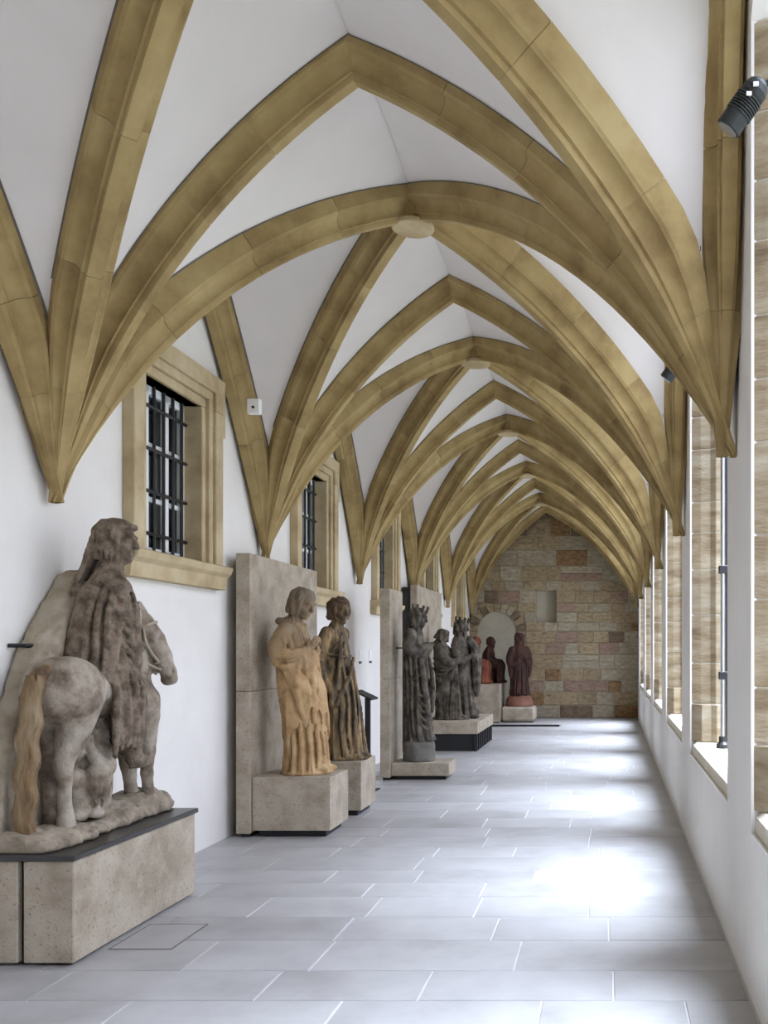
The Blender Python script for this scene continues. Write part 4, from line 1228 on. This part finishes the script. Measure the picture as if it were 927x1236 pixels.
# lectern and wall labels
lt = empty('lectern', (-2.74, 10.9, 0))
tag(lt, 'slim black information stand beside the curly haired statue', 'lectern')
box('foot_plate', -.12, .12, -.10, .10, 0, .015, M['black'], lt, .003)
box('post', -.03, .03, -.02, .02, .015, 1.06, M['black'], lt, .003)
prism('sloping_panel', [(-.11, -.16, 1.145), (.08, -.16, 1.055), (.08, -.16, 1.035), (-.11, -.16, 1.125)], (0, .32, 0), M['black'], lt)
for k, (yy, w) in enumerate(((12.55, .12), (13.10, .12))):
    o = empty('wall_label', (XL, yy, 1.5))
    box('card', .001, .008, -w / 2, w / 2, -.045, .10, M['white'], o, .001)
    box('bottom_strip', .001, .010, -w / 2, w / 2, -.075, -.045, M['black'], o, .001)
    tag(o, ['small white wall label nearer the black information stand', 'small white wall label nearer the crowned statue'][k], 'label')

# ------------------------------------------------------------------ CROWNED STATUE
slab('backing_slab', -2.79, -2.67, 11.7, 12.42, 2.36, 'narrow tuff slab directly behind the crowned standing statue', joint=1.25)
pedestal(-2.665, -1.95, 11.75, 12.27, .05, .21, 'low flat tuff pedestal under the crowned standing statue')
def statue_three():
    t = empty('crowned_statue', (-2.37, 12.0, .21), -.1)
    lathe('drum', [(.195, 0), (.20, .02), (.20, .20), (.19, .235), (.16, .26), (.10, .275)], (0, 0, 0), M['st_drum'], t, seg=28, smooth=True)
    F = Sdf((-.34, -.30, .22), (.32, .30, 2.06), .0115)
    z0 = .255
    body = [(z0, .02, 0, .16, .145), (z0 + .1, .0, 0, .145, .14), (z0 + .5, -.02, 0, .145, .145), (z0 + .9, -.03, 0, .145, .15), (z0 + 1.15, -.045, 0, .14, .16), (z0 + 1.3, -.055, 0, .12, .155), (z0 + 1.38, -.06, 0, .085, .11), (z0 + 1.44, -.05, 0, .055, .06)]
    F.loft(body, base_fold(9, .055, .3, z0, z0 + 1.1, .9), .012)
    drape(F, body, [[(a_, 1.3), (a_ + .05, .95), (a_ - .03, .6), (a_ + .04, .30)] for a_ in (-2.6, -2.15, -1.75, -1.3)], .022, .010)
    drape(F, body, [[(-.5, 1.28), (-1.0, 1.2), (-1.5, 1.16)], [(-.4, 1.2), (-.9, 1.1), (-1.5, 1.04), (-2.1, 1.04)]], .016, .008)
    for sg in (-1, 1):
        F.spline([(-.06, .15 * sg, 1.60), (-.08, .195 * sg, 1.45), (.0, .17 * sg, 1.36), (.10, .10 * sg, 1.42)], [.068, .066, .058, .05], .025)
    hand(F, (.10, -.10, 1.42), (.8, .1, .4), (.2, -.9, 0), .9)
    F.ell((.125, -.09, 1.44), (.055, .05, .05), .02)
    # mantle falling from the arm and looped across the knees
    F.spline([(.05, -.12, 1.38), (.08, -.135, 1.2), (.10, -.13, 1.0), (.13, -.11, .8), (.14, -.09, .58), (.12, -.07, .42)], [.026, .030, .034, .036, .036, .022], .014)
    F.spline([(.13, .0, 1.3), (.165, .0, 1.1), (.185, -.02, .85), (.185, -.03, .62)], [.018, .026, .03, .016], .014)
    drape(F, body, [[(.1, 1.02 - .10 * i), (-.25, .88 - .10 * i), (-.65, .80 - .10 * i), (-1.1, .84 - .09 * i)] for i in range(5)], .017, .020, groove=False, k=.012)
    P = head(F, (.0, 0, 1.80), .235, yaw=-.12, pitch=.22, strands=11, hair_len=.17, seed=31)
    crown(F, P, 1.0, z=.085, r=.095, n=8, h=.065)
    F.ell((.14, -.06, .275), (.06, .03, .03), .015); F.ell((.14, .05, .275), (.06, .03, .03), .015)
    F.rough(.002, 60); F.floor_cut(.25)
    F.mesh('figure', M['st_dark'], t)
    tube('anchor_rod', [(-.30, 0, 1.42), (-.14, 0, 1.42)], .01, M['black'], t, 6)
    return tag(t, 'slender dark grey crowned statue standing on a round drum', 'statue')
statue_three()

# ------------------------------------------------------------------ STATUE GROUP ON THE BLACK PLATFORM
sb = slab('backing_slab', -3.10, -3.0, 15.0, 17.25, 2.63, 'tall tuff slab behind the statue group on the black platform')
child_box('steel_support', sb, -3.235, -3.102, 15.03, 17.2, 0, 2.60, M['black'], .002)
pf = empty('platform', (-2.5, 16.1, 0))
tag(pf, 'wide tuff platform raised on a black slatted steel base', 'platform')
child_box('stone_slab', pf, -2.98, -2.05, 15.07, 17.1, .275, .46, M['tuff'], .005)
child_box('steel_base', pf, -2.95, -2.12, 15.14, 17.02, 0, .274, M['black'], 0)
for k in range(9):
    yy = 15.10 + k * .235
    child_box('slat', pf, -2.12, -2.06, yy, yy + .05, 0, .274, M['black'], .002)
def statue_four():
    t = empty('statue_group', (-2.52, 15.9, .46), -.1)
    # crowned figure behind
    F = Sdf((-.42, -.32, -.02), (.46, .42, 1.80), .0135)
    F.loft([(0, .12, .10, .18, .17), (.3, .10, .10, .17, .17), (.7, .06, .10, .17, .18), (1.0, .04, .10, .165, .19), (1.22, .03, .10, .15, .2), (1.34, .02, .10, .11, .15), (1.42, .03, .10, .07, .08)], base_fold(9, .05, .5, 0, 1.0, .3), .02)
    F.spline([(.02, -.06, 1.28), (.02, -.13, 1.08), (.12, -.14, .98), (.22, -.06, 1.02)], [.075, .07, .06, .05], .025)
    F.spline([(.04, .26, 1.28), (.12, .3, 1.08), (.22, .22, 1.02)], [.075, .07, .05], .025)
    hand(F, (.22, -.05, 1.02), (.8, .2, .3), (0, -1, .2), 1.0)
    # mantle hanging on the right in a heavy fall
    F.spline([(.14, .20, 1.34), (.25, .20, 1.2), (.30, .18, .95), (.30, .16, .65), (.31, .15, .40)], [.05, .075, .08, .075, .04], .03)
    for i in range(5):
        F.spline([(.16 + .03 * i, .10 - .01 * i, 1.3 - .03 * i), (.25 + .02 * i, .09, 1.05), (.27 + .02 * i, .08, .7), (.29 + .015 * i, .07, .45)], [.010, .016, .018, .010], .014, 3)
    for i in range(5):
        F.spline([(-.08 + .02 * i, -.07, .35 + .10 * i), (.05 + .01 * i, -.10, .50 + .10 * i), (.15, -.06, .70 + .08 * i), (.21, .02, .90 + .04 * i)], [.008, .016, .018, .010], .014, 4)
    P = head(F, (.07, .10, 1.52), .26, yaw=-.1, pitch=.15, strands=10, hair_len=.12, beard=True, seed=41)
    crown(F, P, 1.08, z=.075, r=.10, n=8, h=.07)
    F.ell((.30, .02, .04), (.09, .045, .04), .02); F.ell((.27, .14, .04), (.09, .045, .04), .02)
    F.ell((.22, .22, .09), (.12, .1, .10), .03)
    F.rough(.002, 55); F.floor_cut(0)
    F.mesh('crowned_figure', M['st_dark'], t)
    # shorter draped figure in front
    F = Sdf((-.52, -.46, -.02), (.36, .18, 1.54), .0135)
    F.loft([(0, -.08, -.14, .21, .19), (.12, -.09, -.14, .19, .18), (.5, -.11, -.14, .18, .18), (.8, -.15, -.14, .17, .18), (1.05, -.19, -.14, .16, .18), (1.2, -.22, -.14, .13, .16), (1.28, -.23, -.14, .09, .1)], base_fold(9, .05, 1.0, 0, 1.0, 1.3), .02)
    F.spline([(-.20, -.27, 1.18), (-.12, -.33, 1.02), (.0, -.30, .94), (.10, -.2, .98)], [.07, .066, .055, .045], .025)
    F.spline([(-.18, .0, 1.18), (-.06, .02, 1.02), (.08, -.06, .98)], [.06, .055, .04], .025)
    hand(F, (.10, -.2, .98), (.8, .2, .3), (0, -1, .2), .95)
    # mantle gathered at the hip in fanning diagonal folds
    for i in range(6):
        F.spline([(.08 - .02 * i, -.26 - .004 * i, .90 - .02 * i), (.0 - .04 * i, -.315, .74 - .04 * i), (-.08 - .045 * i, -.335, .50 - .03 * i), (-.12 - .05 * i, -.335 + .01 * i, .24)], [.012, .020, .024, .012], .010, 4)
    for i in range(4):
        F.spline([(.07, -.24, .92), (.10 - .02 * i, -.29, .66), (.12 - .04 * i, -.32, .36), (.14 - .05 * i, -.33, .04)], [.010, .018, .022, .022], .010, 4)
    for i in range(3):
        F.spline([(-.34, -.2, 1.02 - .08 * i), (-.24, -.32, .92 - .08 * i), (-.1, -.335, .86 - .05 * i), (.05, -.27, .90)], [.008, .016, .016, .008], .010, 4)
    head(F, (-.19, -.14, 1.36), .235, yaw=.25, pitch=.55, strands=10, hair_len=.07, curl=.023, seed=43)
    F.ell((.12, -.22, .04), (.10, .045, .04), .02); F.ell((.10, -.08, .04), (.10, .045, .04), .02)
    for i in range(8):
        a = 2 * PI * i / 8
        F.ell((-.05 + .18 * math.cos(a), -.14 + .12 * math.sin(a), .01), (.14, .12, .03), .02)
    F.rough(.002, 55); F.floor_cut(0)
    F.mesh('draped_figure', M['st_dark'], t)
    return tag(t, 'dark grey statue group of a crowned figure and a bowed companion', 'statue')
statue_four()

# ------------------------------------------------------------------ FAR STATUES BY THE BACK WALL
pb = empty('pedestal', (-2.72, 21.5, 0))
tag(pb, 'tall tuff block under the seated red figures', 'pedestal')
child_box('stone_block', pb, -3.12, -2.36, 20.95, 22.0, .02, .855, M['tuff'], .008)
child_box('foot', pb, -3.08, -2.40, 21.0, 21.95, 0, .021, M['black'], 0)
pc = empty('pedestal', (-1.98, 21.45, 0))
bm = bmesh.new(); add_box(bm, -.375, .375, -.36, .36, .02, .35, .05)
bm_obj('stone_block', bm, M['tuff'], pc)
box('foot', -.33, .33, -.3, .3, 0, .021, M['black'], pc, 0)
tag(pc, 'low rounded tuff block under the standing dark red statue', 'pedestal')

def seated(mat, name, loc, rz, label, seed):
    t = empty(name, loc, rz)
    F = Sdf((-.32, -.30, -.02), (.40, .30, 1.08), .015)
    F.loft([(0, -.06, 0, .17, .21), (.3, -.06, 0, .165, .20), (.5, -.07, 0, .15, .18), (.68, -.06, 0, .14, .185), (.78, -.05, 0, .10, .15), (.84, -.04, 0, .06, .07)], base_fold(7, .035, .6, 0, .8, seed), .02)
    for sg in (-1, 1):
        F.spline([(-.05, .10 * sg, .40), (.16, .12 * sg, .42), (.20, .12 * sg, .36), (.20, .11 * sg, .18), (.21, .11 * sg, .05)], [.11, .10, .09, .075, .07], .03)
        F.ell((.26, .11 * sg, .035), (.09, .045, .04), .015)
        F.spline([(-.04, .16 * sg, .74), (-.03, .20 * sg, .58), (.09, .14 * sg, .50), (.16, .07 * sg, .52)], [.06, .055, .048, .035], .02)
        hand(F, (.15, .07 * sg, .52), (.9, -.2 * sg, .1), (0, 0, 1), .85)
    for i in range(9):
        y_ = -.20 + .05 * i
        F.spline([(.10, y_ * .9, .45), (.26 - abs(y_) * .3, y_, .34), (.25 - abs(y_) * .3, y_ * 1.1, .15), (.28 - abs(y_) * .4, y_ * 1.15, .03)], [.012, .02, .022, .02], .016, 3)
    head(F, (.0, 0, .945), .21, yaw=-.1, pitch=.1, strands=9, hair_len=.08, beard=True, seed=seed)
    F.floor_cut(0)
    F.mesh('figure', mat, t)
    return tag(t, label, 'statue')
seated(M['st_red'], 'seated_statue', (-2.91, 21.25, .855), -.15, 'orange red seated robed figure in front of the blocked arch', 51)
seated(M['st_darkred'], 'seated_statue', (-2.64, 21.70, .855), -.1, 'dark brown seated figure half hidden behind the orange red one', 53)
def standing_far():
    t = empty('red_statue', (-1.98, 21.45, .35), -1.05)
    lathe('round_base', [(.31, 0), (.315, .03), (.30, .12), (.27, .19), (.22, .235), (.12, .25)], (0, 0, 0), M['st_redbase'], t, seg=28, smooth=True)
    F = Sdf((-.34, -.34, .2), (.34, .34, 1.72), .0145)
    z0 = .24
    F.loft([(z0, .0, 0, .17, .20), (z0 + .3, 0, 0, .155, .19), (z0 + .7, 0, 0, .15, .20), (z0 + .95, 0, 0, .15, .215), (z0 + 1.08, 0, 0, .12, .18), (z0 + 1.16, 0, 0, .07, .09)], base_fold(11, .05, .3, z0, z0 + 1.0, .5), .02)
    for sg in (-1, 1):
        F.spline([(0, .18 * sg, 1.27), (-.01, .235 * sg, 1.08), (.05, .22 * sg, .93), (.15, .09 * sg, 1.03)], [.07, .075, .07, .045], .025)
        F.spline([(.02, .24 * sg, .95), (.04, .24 * sg, .8), (.03, .22 * sg, .66)], [.05, .05, .03], .02)
        hand(F, (.14, .09 * sg, 1.03), (.3, -.5 * sg, .7), (.9, 0, -.2), .9)
        F.ell((.17, .08 * sg, .265), (.08, .04, .03), .015)
    for i in range(7):
        y_ = -.15 + .05 * i
        F.spline([(.14, y_ * .7, 1.0), (.165 - abs(y_) * .3, y_ * .9, .7), (.17 - abs(y_) * .3, y_ * 1.1, .45), (.19 - abs(y_) * .3, y_ * 1.2, .26)], [.010, .016, .02, .018], .014, 3)
    head(F, (.02, 0, 1.52), .245, yaw=.0, pitch=.05, strands=12, hair_len=.16, beard=True, seed=61)
    F.floor_cut(.23)
    F.mesh('figure', M['st_darkred'], t)
    return tag(t, 'dark red bearded statue standing on a round red base by the arch', 'statue')
standing_far()

# ------------------------------------------------------------------ SMALL FITTINGS
def window_post(n, label):
    y0, y1 = rwin(n)
    yp = y1 - .57; xp = XR(yp) + .20
    t = empty('window_post', (xp, yp, .86))
    tube('pole', [(0, 0, 0), (0, 0, 3.9)], .017, M['steel'], t, 10)
    lathe('foot', [(.05, 0), (.05, .03), (.03, .05), (.03, .09)], (0, 0, 0), M['black'], t, seg=12)
    box('side_rail', .02, .05, -.012, .012, .05, 3.9, M['black'], t, .002)
    for z in (.55, 1.35, 2.6, 3.01): box('clamp', -.03, .06, -.03, .03, z - .03, z + .03, M['black'], t, .004)
    tag(t, label, 'post')
    return xp, yp
def spotlight(pos, post, label):
    p = Vector(pos)
    t = empty('spotlight', p)
    d = Vector((-.60, .18, -.78)).normalized()
    b = -d
    prof = [(.048, -.012), (.052, -.010), (.052, .05)]
    for i in range(7):
        h = .055 + i * .011
        prof += [(.056, h), (.056, h + .006), (.049, h + .007), (.049, h + .010)]
    prof += [(.052, .14), (.052, .165), (.043, .19), (.028, .205), (.01, .212)]
    lathe('housing', prof, (0, 0, 0), M['fixture'], t, axis=b, seg=24)
    lathe('lens', [(.044, -.016), (.044, -.011)], (0, 0, 0), M['lens'], t, axis=b, seg=24)
    k = b * .18
    arm_end = Vector(post) - p
    tube('arm', [k, k + Vector((.05, 0, .02)), Vector((arm_end.x - .045, arm_end.y, k.z + .02))], .013, M['fixture'], t, 8)
    for f_ in (.62, .86):
        q = b * (.18 * f_)
        box('rating_label', q.x - .010, q.x + .010, q.y - .062, q.y - .050, q.z - .007, q.z + .007, M['white'], t, 0)
    tag(t, label, 'spotlight')
xp, yp = window_post(0, 'slim steel post in the second nearest courtyard opening')
spotlight((.45, yp, 3.66), (xp, yp, 3.8), 'small black spotlight half hidden behind the ribs, further along')
xp, yp = window_post(-1, 'slim steel post in the nearest courtyard opening, beside the large spotlight')
spotlight((.49, yp, 3.70), (xp, yp, 3.8), 'black finned spotlight at upper right, nearest the viewer')

t = empty('sensor_box', (-2.985, 8.06, 3.66))
box('housing', -.055, .055, -.03, .03, -.065, .065, M['white'], t, .008)
lathe('sensor_eye', [(.012, 0), (.012, .006)], (.0, -.03, -.01), M['black'], t, axis=(0, -1, 0), seg=12)
tube('bracket', [(0, .02, 0), (-.05, .28, .03)], .01, M['white'], t, 6)
tag(t, 'small white sensor box on the wall beside the second cluster of ribs', 'sensor')

t = empty('wall_bracket', (XL, 19.9, 3.45))
tube('arm', [(0, 0, 0), (.30, 0, 0), (.36, 0, .0)], .018, M['black'], t, 6)
tube('stem', [(.30, 0, -.22), (.30, 0, .03)], .018, M['black'], t, 6)
tag(t, 'small black bracket high on the wall before the end wall', 'bracket')

t = empty('floor_grate', (-1.75, 20.2, 0))
box('frame', -.75, .75, -.22, .22, .0, .006, M['darkplate'], t, .002)
for k in range(12):
    box('grate_bar', -.73, .73, -.20 + k * .035, -.19 + k * .035, .006, .012, M['black'], t, 0)
tag(t, 'dark metal floor grate in front of the end wall', 'grate')

t = empty('floor_hatch', (-2.50, 5.33, 0))
for a in ((-.17, .17, -.235, -.228), (-.17, .17, .228, .235), (-.17, -.163, -.235, .235), (.163, .17, -.235, .235)):
    box('edge_strip', a[0], a[1], a[2], a[3], 0, .0025, M['mortar'], t, 0)
box('lid', -.162, .162, -.227, .227, 0, .002, M['tile'], t, 0)
tag(t, 'small rectangular stone hatch in the floor beside the large plinth', 'hatch')
